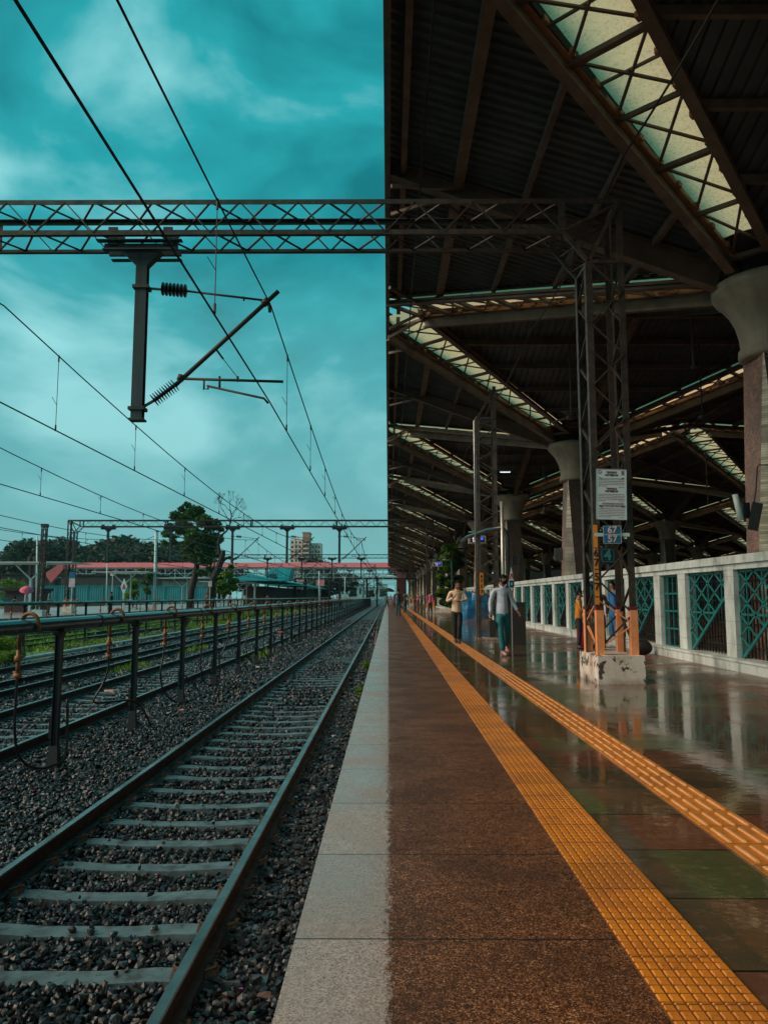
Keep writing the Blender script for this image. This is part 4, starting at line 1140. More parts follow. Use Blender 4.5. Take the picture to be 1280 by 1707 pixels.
def kite_sign():
    y = 19.3; c = W(853, 1000, y); top = W(853, 945, y).z; bot = W(853, 1000, y).z; wx = W(858.5, 975, y).x-W(848, 975, y).x
    r = empty('diamond_sign', (c.x, y, 0), 'tall white diamond sign with red chevrons and a blue centre, beside the steel pole', 'sign')
    mid = top-(top-bot)*.52; hw = wx/2
    def kite(m, k, yy, t, zc=mid):
        P = [(0, top), (hw, mid), (0, bot), (-hw, mid)]; P = [(x*k, zc+(z-zc)*k) for x, z in P]
        m.add([(x, yy, z) for x, z in P]+[(x, yy+t, z) for x, z in P], [(0,1,2,3),(7,6,5,4),(0,4,5,1),(1,5,6,2),(2,6,7,3),(3,7,4,0)])
        return m
    kite(MB(), 1, 0, .012).build('board', SIGNW, r)
    m = MB()
    for s_ in (1, -1):
        for e in (1, -1):
            m.bar((e*.0, -.006, mid+s_*.26), (e*hw*.55, -.006, mid+s_*.12), .006, .028)
    m.build('chevrons', pm('sign_red', (.65, .03, .05), None, 3, .4, 0, 0), r)['kind'] = 'stuff'
    MB().ext(-hw*.72, hw*.72, -.014, -.008, mid-.085, mid+.085).build('centre_plate', SIGNDK, r)
    MB().ext(-hw*.36, hw*.36, -.018, -.015, mid-.035, mid+.035).build('centre_mark', pm('sign_cyan', (.10, .45, .65), None, 3, .4, 0, 0), r)
    MB().tube([(0, .03, 0), (0, .03, top-.1)], .014, 8).build('post', M['zinc_pipe'], r)
kite_sign()
def tarp():
    y = 44; a = W(771, 1031, y); b = W(813, 1031, y); h = W(771, 989, y).z; w = b.x-a.x
    V = []; Fq = []; n = 26; mm = 16; rr = np.random.default_rng(5)
    ph = rr.uniform(0, 6, (8, 2))
    for j in range(mm+1):
        for i in range(n):
            t = j/mm; an = 2*PI*i/n; ca, sa = math.cos(an), math.sin(an)
            k = .5*w*(1/max(abs(ca), abs(sa)))**.8*(1-.18*t**3)
            z = h*min(1, t*1.25) if t < .8 else h*(1+.03*math.sin(an*2))
            if t > .8: k *= (1-t)/.2
            d = sum(math.sin(an*f+ph[f, 0]+t*5*((f % 3)-1)) for f in range(2, 8))*.018*w
            V.append((ca*(k+d), sa*(k*.8+d), max(0, z+ (rr.uniform(-.03, .03) if t > .2 else 0))))
    for j in range(mm):
        for i in range(n): a0 = j*n+i; a1 = j*n+(i+1) % n; Fq.append((a0, a1, a1+n, a0+n))
    r = empty('tarpaulin_bundle', ((a.x+b.x)/2, y, 0), 'bulky goods wrapped in crumpled bright blue tarpaulin on the platform', 'bundle')
    npmesh('sheet', np.array(V), np.array(Fq), TARP, r, smooth=False)
    m = MB()
    for z in (h*.35, h*.68):
        m.tube([(math.cos(q)*w*.56*(1/max(abs(math.cos(q)), abs(math.sin(q))))**.8, math.sin(q)*w*.46*(1/max(abs(math.cos(q)), abs(math.sin(q))))**.8, z+.02*math.sin(3*q)) for q in np.linspace(0, 2*PI, 33)], .012, 5)
    m.build('rope', HOSE, r)['kind'] = 'stuff'
tarp()
# fittings on the nearest column
def col_fit():
    y = CY0-.60
    a = W(1237, 838, y); b = W(1250, 864, y)
    o = MB().box((0, .03, 0), (b.x-a.x, .10, a.z-b.z)).build('junction_box', BLACKP, None, loc=((a.x+b.x)/2, y, (a.z+b.z)/2)); tag(o, 'open black junction box on the nearest column', 'junction box')
    p, q = W(1263, 838, y-.1), W(1254, 884, y-.05); o = MB(); o.bar((p-q)*1, (0,0,0), .17, .02, up=(0,1,0)); o = o.build('loose_cover', BRONZE, None, loc=q); tag(o, 'tilted brown cover plate dangling beside the black junction box', 'cover')
    pts = [W(1280, 775, y), W(1265, 775, y), W(1262, 779, y), W(1260, 815, y), W(1257, 836, y-.02), W(1262, 842, y-.1)]
    o = MB().tube([p-pts[0] for p in pts], .011, 6).build('cable', WIRE, None, loc=pts[0]); tag(o, 'thin black cable running down the nearest column to its junction box', 'cable')
    p, q = W(1225, 824, y-.1), W(1235, 868, y-.1); o = MB().tube([(0,0,0), q-p], .045, 12).build('tube_lamp', PALE, None, smooth=True, loc=p); tag(o, 'pale slanting tube lamp fixed to the left of the nearest column', 'lamp')
    # square fitting on the second column
    y2 = CY0+2*HY-.64; p = W(931, 924, y2); o = MB().box((0,0,0), (.28, .08, .42)).build('wall_plate', pm('plate_grey', (.10, .11, .09), None, 4, .5, 0, 0), None, loc=p); tag(o, 'square grey plate on the left flank of the second column', 'plate')
col_fit()
# lamps, hanging rods and fans under the canopy
def tube_light(p, rz, lab):
    r = empty('tube_light', p, lab, 'lamp', 'lit tube lights under the canopy', rz=rz)
    MB().box((0,0,.04), (.50, .10, .05)).build('batten', PALE, r); MB().tube([(-.24,0,0), (.24,0,0)], .018, 8).build('tube', TUBE, r)
    m = MB()
    for x in (-.2, .2): m.tube([(x, 0, .06), (x, 0, 1.2)], .012, 5)
    m.build('hanger_rods', STEEL_D, r)['kind'] = 'stuff'
for (px, py, y, lab) in ((842, 787, 36, 'bright tube light left of the third column capital'), (790, 842, 56, 'distant tube light under the dark roof beside the slim mast'), (866, 700-8, 28, 'tube light above the third column capital')):
    tube_light(W(px, py, y), 0, lab)
def pendant(px, py, y, z1, lab):
    p = W(px, py, y); r = empty('pendant_lamp', p, lab, 'lamp', 'unlit pendant lamps')
    MB().lathe([(.17, 0), (.16, .06), (.09, .14), (.05, .22), (.05, .30)], (0,0,0), 16).build('shade', STEEL_D, r, smooth=True)
    MB().tube([(0,0,.28), (0,0,z1-p.z)], .012, 6).build('rod', STEEL_D, r)
pendant(907.5, 857, 31, 8.5, 'bell shaped pendant lamp between the second and third columns')
pendant(906, 1156-300, 45, 8.4, 'farther bell shaped pendant lamp between the second and third columns')
def rod(px, p0, p1, y, lab):
    a, b = W(px, p0, y), W(px, p1, y); r = empty('hanging_rod', b, lab, 'rod', 'rods hanging from the canopy')
    MB().tube([(0,0,0), (0,0,a.z-b.z)], .03, 8).build('rod', ROOF_STEEL, r); MB().box((0,0,.0), (.10, .10, .05)).build('end_fitting', ROOF_STEEL, r)
rod(1156, 528, 612, 18.0, 'brown rod hanging from the roof right of the nearest gantry tower')
rod(1143, 660, 742, 27.0, 'dark rod hanging before the skylight strip beside the nearest column')
rod(1180, 752, 840, 34.0, 'long dark rod hanging in the hall right of the notice board')
def long_pipe(p, q, rr, lab):
    o = MB().tube([(0,0,0), Vector(q)-Vector(p)], rr, 8).build('roof_conduit', pm('conduit_pale', (.34, .26, .17), None, 3, .4, .2, 0), None, loc=p); tag(o, lab, 'conduit')
long_pipe(W(1050, 802, 30), W(1222, 830, 30), .045, 'pale conduit slanting across the dark hall right of the notice board')

# ------------------------------------------------------------------ people
SKIN = pm('skin_brown', (.27, .135, .082), (.22, .105, .065), 12, .5, 0, .05)
HAIR = pm('hair_black', (.010, .008, .008), None, 40, .85, 0, .2, spec=.15)
SHOE = pm('shoe_dark', (.03, .022, .02), None, 12, .5, 0, 0)
EYEM = pm('eye_dark', (.01, .01, .01), None, 12, .3, 0, 0)
CL = {}
def cloth(col, name):
    if name not in CL: CL[name] = pm('cloth_'+name, col, tuple(c*.72 for c in col), 7, .75, 0, .35)
    return CL[name]
def skin(name, chains, mat, parent, sub=1, root=None):
    """chains: list of [(point, rx, ry)...]; first point of later chains may coincide with an earlier one"""
    V = []; E = []; Rd = []; idx = {}
    def vid(p, rx, ry):
        k = tuple(round(c, 4) for c in p)
        if k not in idx: idx[k] = len(V); V.append(k); Rd.append((rx, ry))
        return idx[k]
    for ch in chains:
        ids = [vid(*n) for n in ch]
        for a, b in zip(ids, ids[1:]):
            if a != b: E.append((a, b))
    me = bpy.data.meshes.new(name+'_cage'); me.from_pydata(V, E, []); me.update()
    ob = bpy.data.objects.new(name+'_cage', me); C.objects.link(ob)
    md = ob.modifiers.new('s', 'SKIN'); md.use_smooth_shade = True; md.branch_smoothing = .4
    sv = me.skin_vertices[0].data
    for i, (a, b) in enumerate(Rd): sv[i].radius = (a, b)
    sv[0].use_root = True
    if sub: sb_ = ob.modifiers.new('u', 'SUBSURF'); sb_.levels = sub; sb_.render_levels = sub
    dg = bpy.context.evaluated_depsgraph_get(); out = bpy.data.meshes.new_from_object(ob.evaluated_get(dg))
    bpy.data.objects.remove(ob); bpy.data.meshes.remove(me)
    out.name = name; out.materials.clear(); out.materials.append(mat)
    out.polygons.foreach_set('use_smooth', [True]*len(out.polygons))
    o = bpy.data.objects.new(name, out); C.objects.link(o); o.parent = parent
    return o
def lerp(a, b, t): return tuple(a[i]+(b[i]-a[i])*t for i in range(3))
def person(loc, rz, label, shirt, trouser, J, h=1.65, shoe=SHOE, group=None, sleeves='long', extra=None, hair=HAIR, fat=1.0, robe=None, detail=True, beard=False, collar=True):
    r = empty('person', loc, label, 'person', group, rz=rz); k = h/1.68; r.scale = (k, k, k)
    J = {**dict(kL=(.10, -.02, .49), aL=(.11, .02, .085), tL=(.13, -.13, .03), kR=(-.10, -.02, .49), aR=(-.11, .02, .085), tR=(-.13, -.13, .03),
                eL=(.235, .02, 1.11), wL=(.255, -.04, .87), eR=(-.235, .02, 1.11), wR=(-.255, -.04, .87), head=(0, -.01), lean=(0, 0)), **J}
    lx, ly = J['lean']
    pel = (0, 0, .93); wst = (lx*.3, ly*.3, 1.07); ch = (lx*.8, ly*.8, 1.27); nb = (lx, ly, 1.42); nk = (lx, ly-.01, 1.47); hd = (lx+J['head'][0]*.4, ly+J['head'][1]-.015, 1.545); hd2 = (lx+J['head'][0]*.6, ly+J['head'][1]-.015, 1.60); hd3 = (lx+J['head'][0]*.7, ly+J['head'][1]-.005, 1.655)
    sL = (lx+.165, ly, 1.385); sR = (lx-.165, ly, 1.385)
    hL = (.085, 0, .88); hR = (-.085, 0, .88)
    b = [[(pel, .10, .08), (wst, .11, .085), (ch, .13, .09), (nb, .07, .06), (nk, .050, .052), (hd, .066, .078), (hd2, .076, .092), (hd3, .060, .072)]]
    for s_, hp in (('L', hL), ('R', hR)):
        kn, an, to = J['k'+s_], J['a'+s_], J['t'+s_]
        b.append([(pel, .10, .08), (hp, .055, .055), (lerp(hp, kn, .5), .055, .055), (kn, .045, .045), (an, .033, .036), (to, .032, .022)])
    for s_, sh in (('L', sL), ('R', sR)):
        el, wr = J['e'+s_], J['w'+s_]; d = (Vector(wr)-Vector(el)).normalized()
        hd_ = J.get('h'+s_); palm = Vector(wr)+(Vector(hd_) if hd_ else d)*.055
        b.append([(nb, .07, .06), (sh, .048, .048), (el, .036, .036), (wr, .025, .023), (tuple(palm), .036, .018)])
    bd = skin('body', b, SKIN, r, 1)
    # hands: five tapered, slightly curled fingers rooted in the palm
    if detail:
        for s_, sg in (('L', 1), ('R', -1)):
            el, wr = Vector(J['e'+s_]), Vector(J['w'+s_]); d = Vector(J['h'+s_]) if J.get('h'+s_) else (wr-el).normalized()
            d.normalize(); side = d.cross(Vector((sg, 0, 0)));
            if side.length < .2: side = d.cross(Vector((0, 0, 1)))
            side.normalize(); curl = d.cross(side).normalized()*-sg
            palm = wr + d*.055; m = MB()
            for q, (off, ln) in enumerate(((-.027, .050), (-.009, .062), (.009, .066), (.027, .060))):
                a = palm + side*off + d*.01; c1 = a + d*ln*.5 + curl*.008; c2 = a + d*ln*.85 + curl*.028
                m.tube([a, c1, c2], [.0095, .0085, .006], 6)
            a = palm + side*.026 - d*.03; m.tube([a, a+side*.022+d*.02+curl*.006, a+side*.028+d*.045+curl*.02], [.011, .0095, .007], 6)
            m.build('fingers', SKIN, r, smooth=True)
        # face
        hx, hy, hz = hd2[0], hd2[1], 1.595; m = MB()
        yaw = J['head'][0]*2.2
        def fp(x, y, z): return (hx + x*math.cos(yaw) - y*math.sin(yaw), hy + x*math.sin(yaw) + y*math.cos(yaw), hz+z)
        m.bar(fp(0, -.088, .012), fp(0, -.108, -.022), .016, .02, .028, .018); m.ball(fp(.079, .0, -.008), (.012, .02, .03), 8, 6); m.ball(fp(-.079, .0, -.008), (.012, .02, .03), 8, 6)
        m.ball(fp(0, -.070, -.070), (.036, .028, .026), 10, 6)
        m.build('nose_and_ears', SKIN, r, smooth=True)
        e = MB(); e.ball(fp(.031, -.084, .012), (.013, .008, .007), 8, 6); e.ball(fp(-.031, -.084, .012), (.013, .008, .007), 8, 6); e.bar(fp(.014, -.090, .030), fp(.048, -.080, .031), .008); e.bar(fp(-.014, -.090, .030), fp(-.048, -.080, .031), .008)
        e.build('eyes_and_brows', EYEM, r, smooth=True)
        MB().ball(fp(0, -.094, -.046), (.022, .006, .006), 8, 6).build('mouth', pm('lips', (.12, .035, .03), None, 5, .5, 0, 0), r, smooth=True)
        if beard:
            m = MB(); m.ball(fp(0, -.052, -.068), (.058, .052, .036), 12, 8); m.ball(fp(0, -.099, -.034), (.028, .006, .006), 8, 5); m.ball(fp(.058, -.02, -.035), (.018, .03, .03), 8, 6); m.ball(fp(-.058, -.02, -.035), (.018, .03, .03), 8, 6)
            m.build('beard', hair, r, smooth=True)
    # hair cap
    V = []; Fq = []; n, mm = 16, 8; rr = random.Random(label)
    for j in range(mm+1):
        for i in range(n):
            a = 2*PI*i/n; front = max(0, -math.sin(a)); th = (PI*(.66 - .30*front))*j/mm
            k_ = 1+rr.uniform(-.03, .04)
            V.append((hd2[0]+.084*k_*math.sin(th)*math.cos(a), hd2[1]+.008+.100*k_*math.sin(th)*math.sin(a), 1.605+.100*k_*math.cos(th)))
    for j in range(mm):
        for i in range(n): a0 = j*n+i; a1 = j*n+(i+1) % n; Fq.append((a0, a0+n, a1+n, a1))
    npmesh('hair', np.array(V), np.array(Fq), hair, r, smooth=True)
    # clothes
    f = fat
    top = [[((0, 0, .80), .140*f, .115*f), ((0, 0, .87), .150*f, .120*f), ((lx*.2, ly*.2, 1.0), .140*f, .115*f), (wst, .134*f, .108*f), (ch, .148, .108), ((lx, ly, 1.37), .120, .085), (nb, .072, .066), ((lx, ly-.005, 1.452), .056, .056)]]
    for s_, sh in (('L', sL), ('R', sR)):
        el, wr = J['e'+s_], J['w'+s_]
        q = [((lx, ly, 1.37), .120, .085), (sh, .058, .058), (el, .047, .047)]
        if sleeves == 'long': q.append((lerp(el, wr, .90), .038, .038))
        else: q = [((lx, ly, 1.37), .120, .085), (sh, .058, .058), (lerp(sh, el, .8), .062, .062)]
        top.append(q)
    if robe: top[0] = [((0, 0, robe), .19, .17)] + top[0][1:]
    st = skin('shirt', top, shirt, r, 1)
    if detail and collar:
        m = MB(); c0 = (lx, ly-.01)
        for s_ in (-1, 1): m.add([(c0[0]+s_*.008, c0[1]-.075, 1.40), (c0[0]+s_*.055, c0[1]-.070, 1.415), (c0[0]+s_*.062, c0[1]-.02, 1.475), (c0[0]+s_*.02, c0[1]-.066, 1.455), (c0[0]+s_*.008, c0[1]-.083, 1.40), (c0[0]+s_*.058, c0[1]-.078, 1.415), (c0[0]+s_*.067, c0[1]-.02, 1.478), (c0[0]+s_*.022, c0[1]-.073, 1.458)],
                                 [(0,1,2,3),(4,5,6,7),(0,1,5,4),(1,2,6,5),(2,3,7,6),(3,0,4,7)])
        m.bar((lx*.2, -.128*f, .90), (lx*.8, ly*.8-.117, 1.38), .022, .006)
        m.build('collar_and_placket', shirt, r)
    tr = []
    tr.append([((0, 0, .96), .135*f, .112*f), ((0, 0, .88), .14*f, .115)])
    for s_, hp in (('L', hL), ('R', hR)):
        kn, an = J['k'+s_], J['a'+s_]
        tr.append([((0, 0, .88), .14*f, .115), (lerp(hp, kn, .18), .100, .105), (lerp(hp, kn, .55), .088, .092), (kn, .070, .074), (lerp(kn, an, .55), .062, .066), (lerp(kn, an, .97), .066, .070)])
    skin('trousers', tr, trouser, r, 1)
    for s_ in 'LR':
        an, to = Vector(J['a'+s_]), Vector(J['t'+s_]); d = (to-an); d.z = 0; d.normalize()
        heel = an - d*.05; m = MB()
        m.tube([(heel.x, heel.y, an.z-.045), (an.x, an.y, an.z-.030), (to.x, to.y, to.z+.012), tuple(to+d*.055+Vector((0,0,.0)))], [.030, .046, .040, .018], 10)
        m.build('shoe', shoe, r, smooth=True)
    return r
LB = cloth((.62, .70, .84), 'pale_blue'); JN = cloth((.012, .17, .20), 'teal_jeans'); CRM = cloth((.88, .62, .42), 'cream'); BLK = cloth((.014, .013, .014), 'black')
p = W(838, 1089, 16.3)
red_shoe = pm('red_shoe', (.42, .06, .05), (.6, .5, .45), 14, .5, 0, 0)
P1 = person((p.x, 16.3, 0), math.radians(8), 'bearded man in a pale blue shirt and teal jeans walking with a dark bag', LB, JN, dict(
    kR=(-.10, -.20, .50), aR=(-.07, -.26, .09), tR=(-.06, -.40, .035), kL=(.12, .03, .48), aL=(.15, .30, .18), tL=(.17, .19, .06),
    eL=(.27, .10, 1.12), wL=(.33, -.06, .90), eR=(-.25, .03, 1.11), wR=(-.27, -.05, .86), head=(.05, -.02), hR=(0, 0, -1)), 1.66, red_shoe, beard=True)
bg = empty('carried_bag', (p.x-.24, 16.2, .55), 'flat dark brown bag hanging from the hand of the man in pale blue', 'bag')
m = MB(); m.box((0, 0, 0), (.12, .30, .34), taper=.92); m.build('pouch', BRONZE, bg)
m = MB(); m.tube([(0, -.09, .16), (0, -.07, .27), (0, .03, .29), (0, .09, .16)], .008, 6); m.build('handle', SHOE, bg)
p = W(762, 1071, 20.3)
P2 = person((p.x, 20.3, 0), math.radians(2), 'man in a cream shirt and black trousers folding his forearms as he walks', CRM, BLK, dict(
    kL=(.055, -.10, .49), aL=(.035, -.06, .09), tL=(.04, -.20, .035), kR=(-.05, -.03, .49), aR=(-.03, .10, .12), tR=(-.03, -.03, .045),
    eL=(.27, -.03, 1.17), wL=(.03, -.23, 1.13), hL=(-1, .05, .1), eR=(-.27, -.02, 1.12), wR=(-.10, -.21, 1.24), hR=(.45, -.15, .85), head=(.06, -.03)), 1.63, SHOE, fat=1.08, sleeves='long')
tag(P2, None)
p = W(966, 1080, 18.2)
P3 = person((p.x, 18.2, 0), math.radians(75), 'boy in an orange shirt and dark trousers standing beside the gantry footing', cloth((.62, .22, .02), 'orange'), BLK, dict(
    eR=(-.22, -.06, 1.13), wR=(-.14, -.26, 1.02), hR=(.2, -1, .2), eL=(.22, .0, 1.12), wL=(.18, -.22, 1.02), hL=(0, -1, .1), head=(0, -.03)), 1.36)
p = W(1001, 1078, 18.6)
person((p.x, 18.6, 0), math.radians(-50), 'person in dark clothes standing behind the amber gantry leg', BLK, BLK, {}, 1.50, detail=False)
p = W(979, 1074, 19.2)
person((p.x, 19.2, 0), math.radians(-20), 'person in a white shirt facing the boy in orange', cloth((.6, .6, .55), 'white'), cloth((.20, .18, .16), 'grey'), {}, 1.42, detail=False)
p = W(1024, 1050, 20.8)
person((p.x, 20.8, 0), math.radians(-75), 'person in a long bright blue kurta standing against the fence', cloth((.02, .16, .42), 'bright_blue'), cloth((.02, .12, .30), 'blue_leg'), {}, 1.62, robe=.62, detail=False)
def bag(px, py, y, w, h, mat, lab):
    p = W(px, py, y); r = empty('travel_bag', (p.x, y, 0), lab, 'bag'); m = MB()
    V = []; m.ball((0, 0, h*.46), (w*.52, w*.36, h*.50), 14, 10); m.v = [(x+.02*math.sin(9*z+5*x), y_+.02*math.sin(7*x+3*z), max(0, z)) for x, y_, z in m.v]
    m.build('bag_body', mat, r, smooth=True)
    m = MB(); m.tube([(-w*.22, -w*.2, h*.78), (-w*.18, -w*.22, h*1.08), (w*.18, -w*.22, h*1.08), (w*.22, -w*.2, h*.78)], .012, 6); m.build('strap', SHOE, r)
bag(1070, 1090, 16.4, .42, .34, BLK, 'slumped black travel bag on the floor behind the gantry footing')
bag(972, 1074, 19.0, .34, .62, cloth((.36, .010, .04), 'crimson'), 'tall crimson bag standing between the boy and the gantry legs')
# crowd further down the platform: each one his own clothes
crowd = [(664, 1027, .035, 'tall person in dark teal clothes walking away under the canopy', (.012, .03, .035), (.012, .10, .11), 1.72, None),
 (675, 1022, .03, 'person in teal trousers half hidden behind the tall dark walker', (.10, .05, .03), (.012, .09, .11), 1.62, None),
 (645, 1013, .03, 'person in dark green holding a black umbrella near the platform edge', (.012, .14, .09), (.02, .02, .02), 1.60, None),
 (657, 1013, .03, 'person in magenta behind the dark walker', (.42, .03, .25), (.10, .02, .08), 1.55, .55),
 (651, 1010, .03, 'small distant person in pink near the platform edge', (.45, .08, .12), (.3, .25, .22), 1.6, None),
 (679, 1011, .03, 'person in pale teal with a backpack among the crowd', (.25, .42, .38), (.03, .05, .05), 1.65, None),
 (690, 1010, .03, 'person in yellow and blue in the platform crowd', (.50, .34, .02), (.02, .05, .35), 1.6, None),
 (697, 1011, .03, 'person in a bright pink top in the middle of the crowd', (.60, .06, .20), (.02, .02, .02), 1.62, None),
 (703, 1011, .03, 'person in black with a yellow bag left of the distant gantry tower', (.02, .02, .03), (.015, .015, .02), 1.7, None),
 (717, 1023, .03, 'woman in pink with yellow scarf right of the distant gantry footing', (.55, .10, .22), (.012, .012, .012), 1.62, None),
 (722, 1010, .03, 'person in red behind the woman with the yellow scarf', (.45, .04, .03), (.03, .03, .03), 1.6, None),
 (710, 1007, .03, 'distant person in violet beyond the gantry tower', (.25, .06, .35), (.05, .05, .05), 1.6, None),
 (685, 1006, .03, 'distant person in white beyond the crowd', (.6, .58, .55), (.05, .05, .06), 1.62, None),
 (672, 1006, .03, 'distant person in dark red beyond the crowd', (.22, .02, .02), (.04, .04, .05), 1.6, None),
 (693, 1004, .03, 'very distant person in orange in the crowd', (.5, .2, .03), (.05, .05, .05), 1.6, None)]
for i, (px, py, _, lab, c1, c2, h, robe) in enumerate(crowd):
    y = 1.2*1290/(py-996); q = W(px, py, y); ph = random.uniform(-1, 1)
    person((q.x, y, 0), math.radians(random.choice([180, 170, 20, -15, 190])), lab, cloth(c1, 'crowd_top_%d' % i), cloth(c2, 'crowd_leg_%d' % i),
           dict(kL=(.09, -.10*ph, .49), aL=(.10, -.16*ph, .09), tL=(.11, -.30*ph-.05, .035), kR=(-.09, .06*ph, .49), aR=(-.10, .18*ph, .12), tR=(-.11, .05*ph, .04)), h, group='people walking far down the platform', detail=False, robe=robe)
def umbrella(loc, col, lab, R=.52, tilt=0):
    r = empty('umbrella', loc, lab, 'umbrella'); m = MB(); V = [(0, 0, .30)]; n = 8
    for ring in (1, 2, 3):
        for i in range(16):
            a = 2*PI*i/16; k = R*ring/3*(1 if i % 2 == 0 else .95); V.append((k*math.cos(a), k*math.sin(a), .30-.30*(ring/3)**1.8))
    Fq = [(0, 1+i, 1+(i+1) % 16) for i in range(16)]
    for ring in (0, 1):
        for i in range(16): a = 1+ring*16+i; b = 1+ring*16+(i+1) % 16; Fq.append((a, a+16, b+16, b))
    m.add(V, Fq); m.build('canopy', col, r); MB().tube([(0,0,.34), (0,0,-.5), (.03,0,-.55), (.05,0,-.5)], .009, 6).build('shaft', BLACKP, r)
    r.rotation_euler = (tilt, tilt*.6, 0)
y = 1.2*1290/17; q = W(648, 1013, y); umbrella((q.x, y, 2.0), BLK, 'black umbrella held over the person in dark green', .75, .2)

# ------------------------------------------------------------------ vegetation
def leaves(name, clusters, n, size, mat, parent, flat=.5, seed=1, hollow=.35):
    rg = np.random.default_rng(seed); cl = np.array(clusters, float); w = cl[:, 3]**2; w /= w.sum()
    c = cl[rg.choice(len(cl), n, p=w)]
    d = rg.normal(size=(n, 3)); d /= np.linalg.norm(d, axis=1)[:, None]
    rad = (hollow + (1-hollow)*rg.random(n)**.6)[:, None]
    P = c[:, :3] + d*rad*c[:, 3:4]*np.array([1, 1, .78])
    u = rg.normal(size=(n, 3)); u[:, 2] *= flat; u /= np.linalg.norm(u, axis=1)[:, None]
    v = rg.normal(size=(n, 3)); v -= (v*u).sum(1)[:, None]*u; v /= np.linalg.norm(v, axis=1)[:, None]
    s = size*rg.uniform(.6, 1.35, n)[:, None]
    V = np.stack([P-u*s, P-v*s*.55, P+u*s, P+v*s*.55], 1).reshape(-1, 3)
    Fq = np.arange(n*4).reshape(-1, 4)
    return npmesh(name, V, Fq, mat, parent)
def trunk_mb(paths):
    m = MB()
    for pts, r0, r1 in paths:
        n = len(pts); m.tube(pts, [r0+(r1-r0)*i/(n-1) for i in range(n)], 8)
    return m
def big_tree():
    y = 88; b = W(322, 995, y); r = empty('leafy_tree', (b.x, y, 0), 'tall dark green leafy tree on the opposite platform, behind the gantry', 'tree')
    def q(px, py, dy=0): v = W(px, py, y)-Vector((b.x, y, 0)); return (v.x, dy, v.z)
    base = (q(318, 995)[0], 0, 0)
    trunk_mb([([base, q(319, 985), q(324, 965), q(328, 945), q(330, 925)], .42, .28), ([q(328, 945), q(322, 920), q(312, 895), q(310, 870)], .24, .08), ([q(330, 930), q(345, 905), q(352, 880)], .22, .07), ([q(320, 915), q(300, 905), q(280, 900)], .13, .05), ([q(330, 925), q(332, 895), q(328, 865)], .2, .06)]).build('trunk', BARK, r, smooth=True)
    cl = []
    for px, py, rp in ((322, 858, 15), (300, 862, 12), (345, 872, 16), (310, 880, 16), (330, 895, 18), (292, 885, 9), (352, 895, 14), (280, 893, 8), (276, 905, 6), (296, 905, 7), (315, 912, 14), (345, 915, 15), (356, 910, 9), (325, 932, 10), (343, 935, 12), (350, 950, 7), (337, 955, 7), (287, 878, 7), (362, 880, 6), (318, 845, 8), (330, 850, 9), (305, 850, 7), (358, 925, 7), (312, 930, 6)):
        for dy in (-1, 1): c = q(px, py, dy*random.uniform(.3, 2.2)); cl.append((c[0]+random.uniform(-.2, .2), c[1], c[2], rp/1290*88*.92))
    leaves('crown', [(a, b_, c, d*1.05) for a, b_, c, d in cl], 15000, .19, LEAF_D, r, seed=4, hollow=.1)
big_tree()
def bare_tree():
    y = 84; b = W(375, 995, y); r = empty('bare_tree', (b.x, y, 0), 'thick dark trunked tree with bare twigs above, right of the leafy tree', 'tree')
    def q(px, py, dy=0): v = W(px, py, y)-Vector((b.x, y, 0)); return (v.x, dy, v.z)
    paths = [([(q(350, 1000)[0], 0, 0), q(352, 985), q(356, 965), q(365, 945), q(371, 925), q(372, 918)], .50, .26), ([q(366, 943), q(374, 932), q(385, 928)], .26, .12),
             ([q(366, 920), q(364, 905), q(366, 895), q(378, 885), q(384, 872), q(386, 860), q(384, 850)], .16, .05), ([q(384, 872), q(378, 862), q(372, 850)], .06, .02),
             ([q(365, 900), q(364, 890), q(360, 883)], .08, .03), ([q(366, 925), q(364, 912), q(365, 898)], .2, .1)]
    rr = random.Random(9)
    def twig(p, ang, ln, r0, dep):
        x, z = p[0]+math.cos(ang)*ln, p[2]+math.sin(ang)*ln; e = (x, p[1]+rr.uniform(-.3, .3), z); mid = (p[0]+math.cos(ang+.2)*ln*.5, (p[1]+e[1])/2, p[2]+math.sin(ang+.2)*ln*.5)
        paths.append(([p, mid, e], r0, r0*.55))
        if dep:
            for k in range(3): twig(e, ang+rr.uniform(-.75, .75), ln*.72, r0*.6, dep-1)
    for px, py, a in ((384, 850, 1.6), (384, 852, 2.3), (386, 858, .9), (372, 852, 2.0), (386, 868, .4), (388, 862, 1.1)): twig(q(px, py), a, .85, .04, 3)
    trunk_mb(paths).build('trunk', BARK, r)
    cl = [(*q(px, py, random.uniform(-1, 1)), rp/1290*84) for px, py, rp in ((372, 975, 10), (380, 958, 9), (386, 970, 8), (390, 980, 7), (376, 985, 9), (368, 962, 6), (394, 968, 5), (362, 985, 5), (384, 945, 5))]
    leaves('ivy_crown', cl, 5200, .14, LEAF_L, r, seed=6)
bare_tree()
def small_tree(px, pyt, y, rp, lab, mat=LEAF_L, n=2500, sz=.12):
    b = W(px, 996, y); t = W(px, pyt, y).z; r = empty('small_tree', (b.x, y, 0), lab, 'tree', 'small trees along the opposite platform'); R = rp/1290*y
    trunk_mb([([(0,0,0), (.1,0,t*.5), (0,.1,t*.8)], .12, .05)]).build('trunk', BARK, r)
    rr = random.Random(px); cl = [(rr.uniform(-R, R)*.6, rr.uniform(-R, R)*.6, rr.uniform(t*.35, t-R*.4), R*rr.uniform(.35, .6)) for _ in range(9)]
    leaves('crown', cl, n, sz, mat, r, seed=int(px))
small_tree(244, 942, 96, 12, 'small dark sapling before the footbridge, right of the tall mast', LEAF_D, 1800)
small_tree(222, 962, 100, 16, 'low green tree under the footbridge, left of the sapling')
small_tree(20, 962, 110, 22, 'bright green bush tree at the left edge beyond the opposite platform')
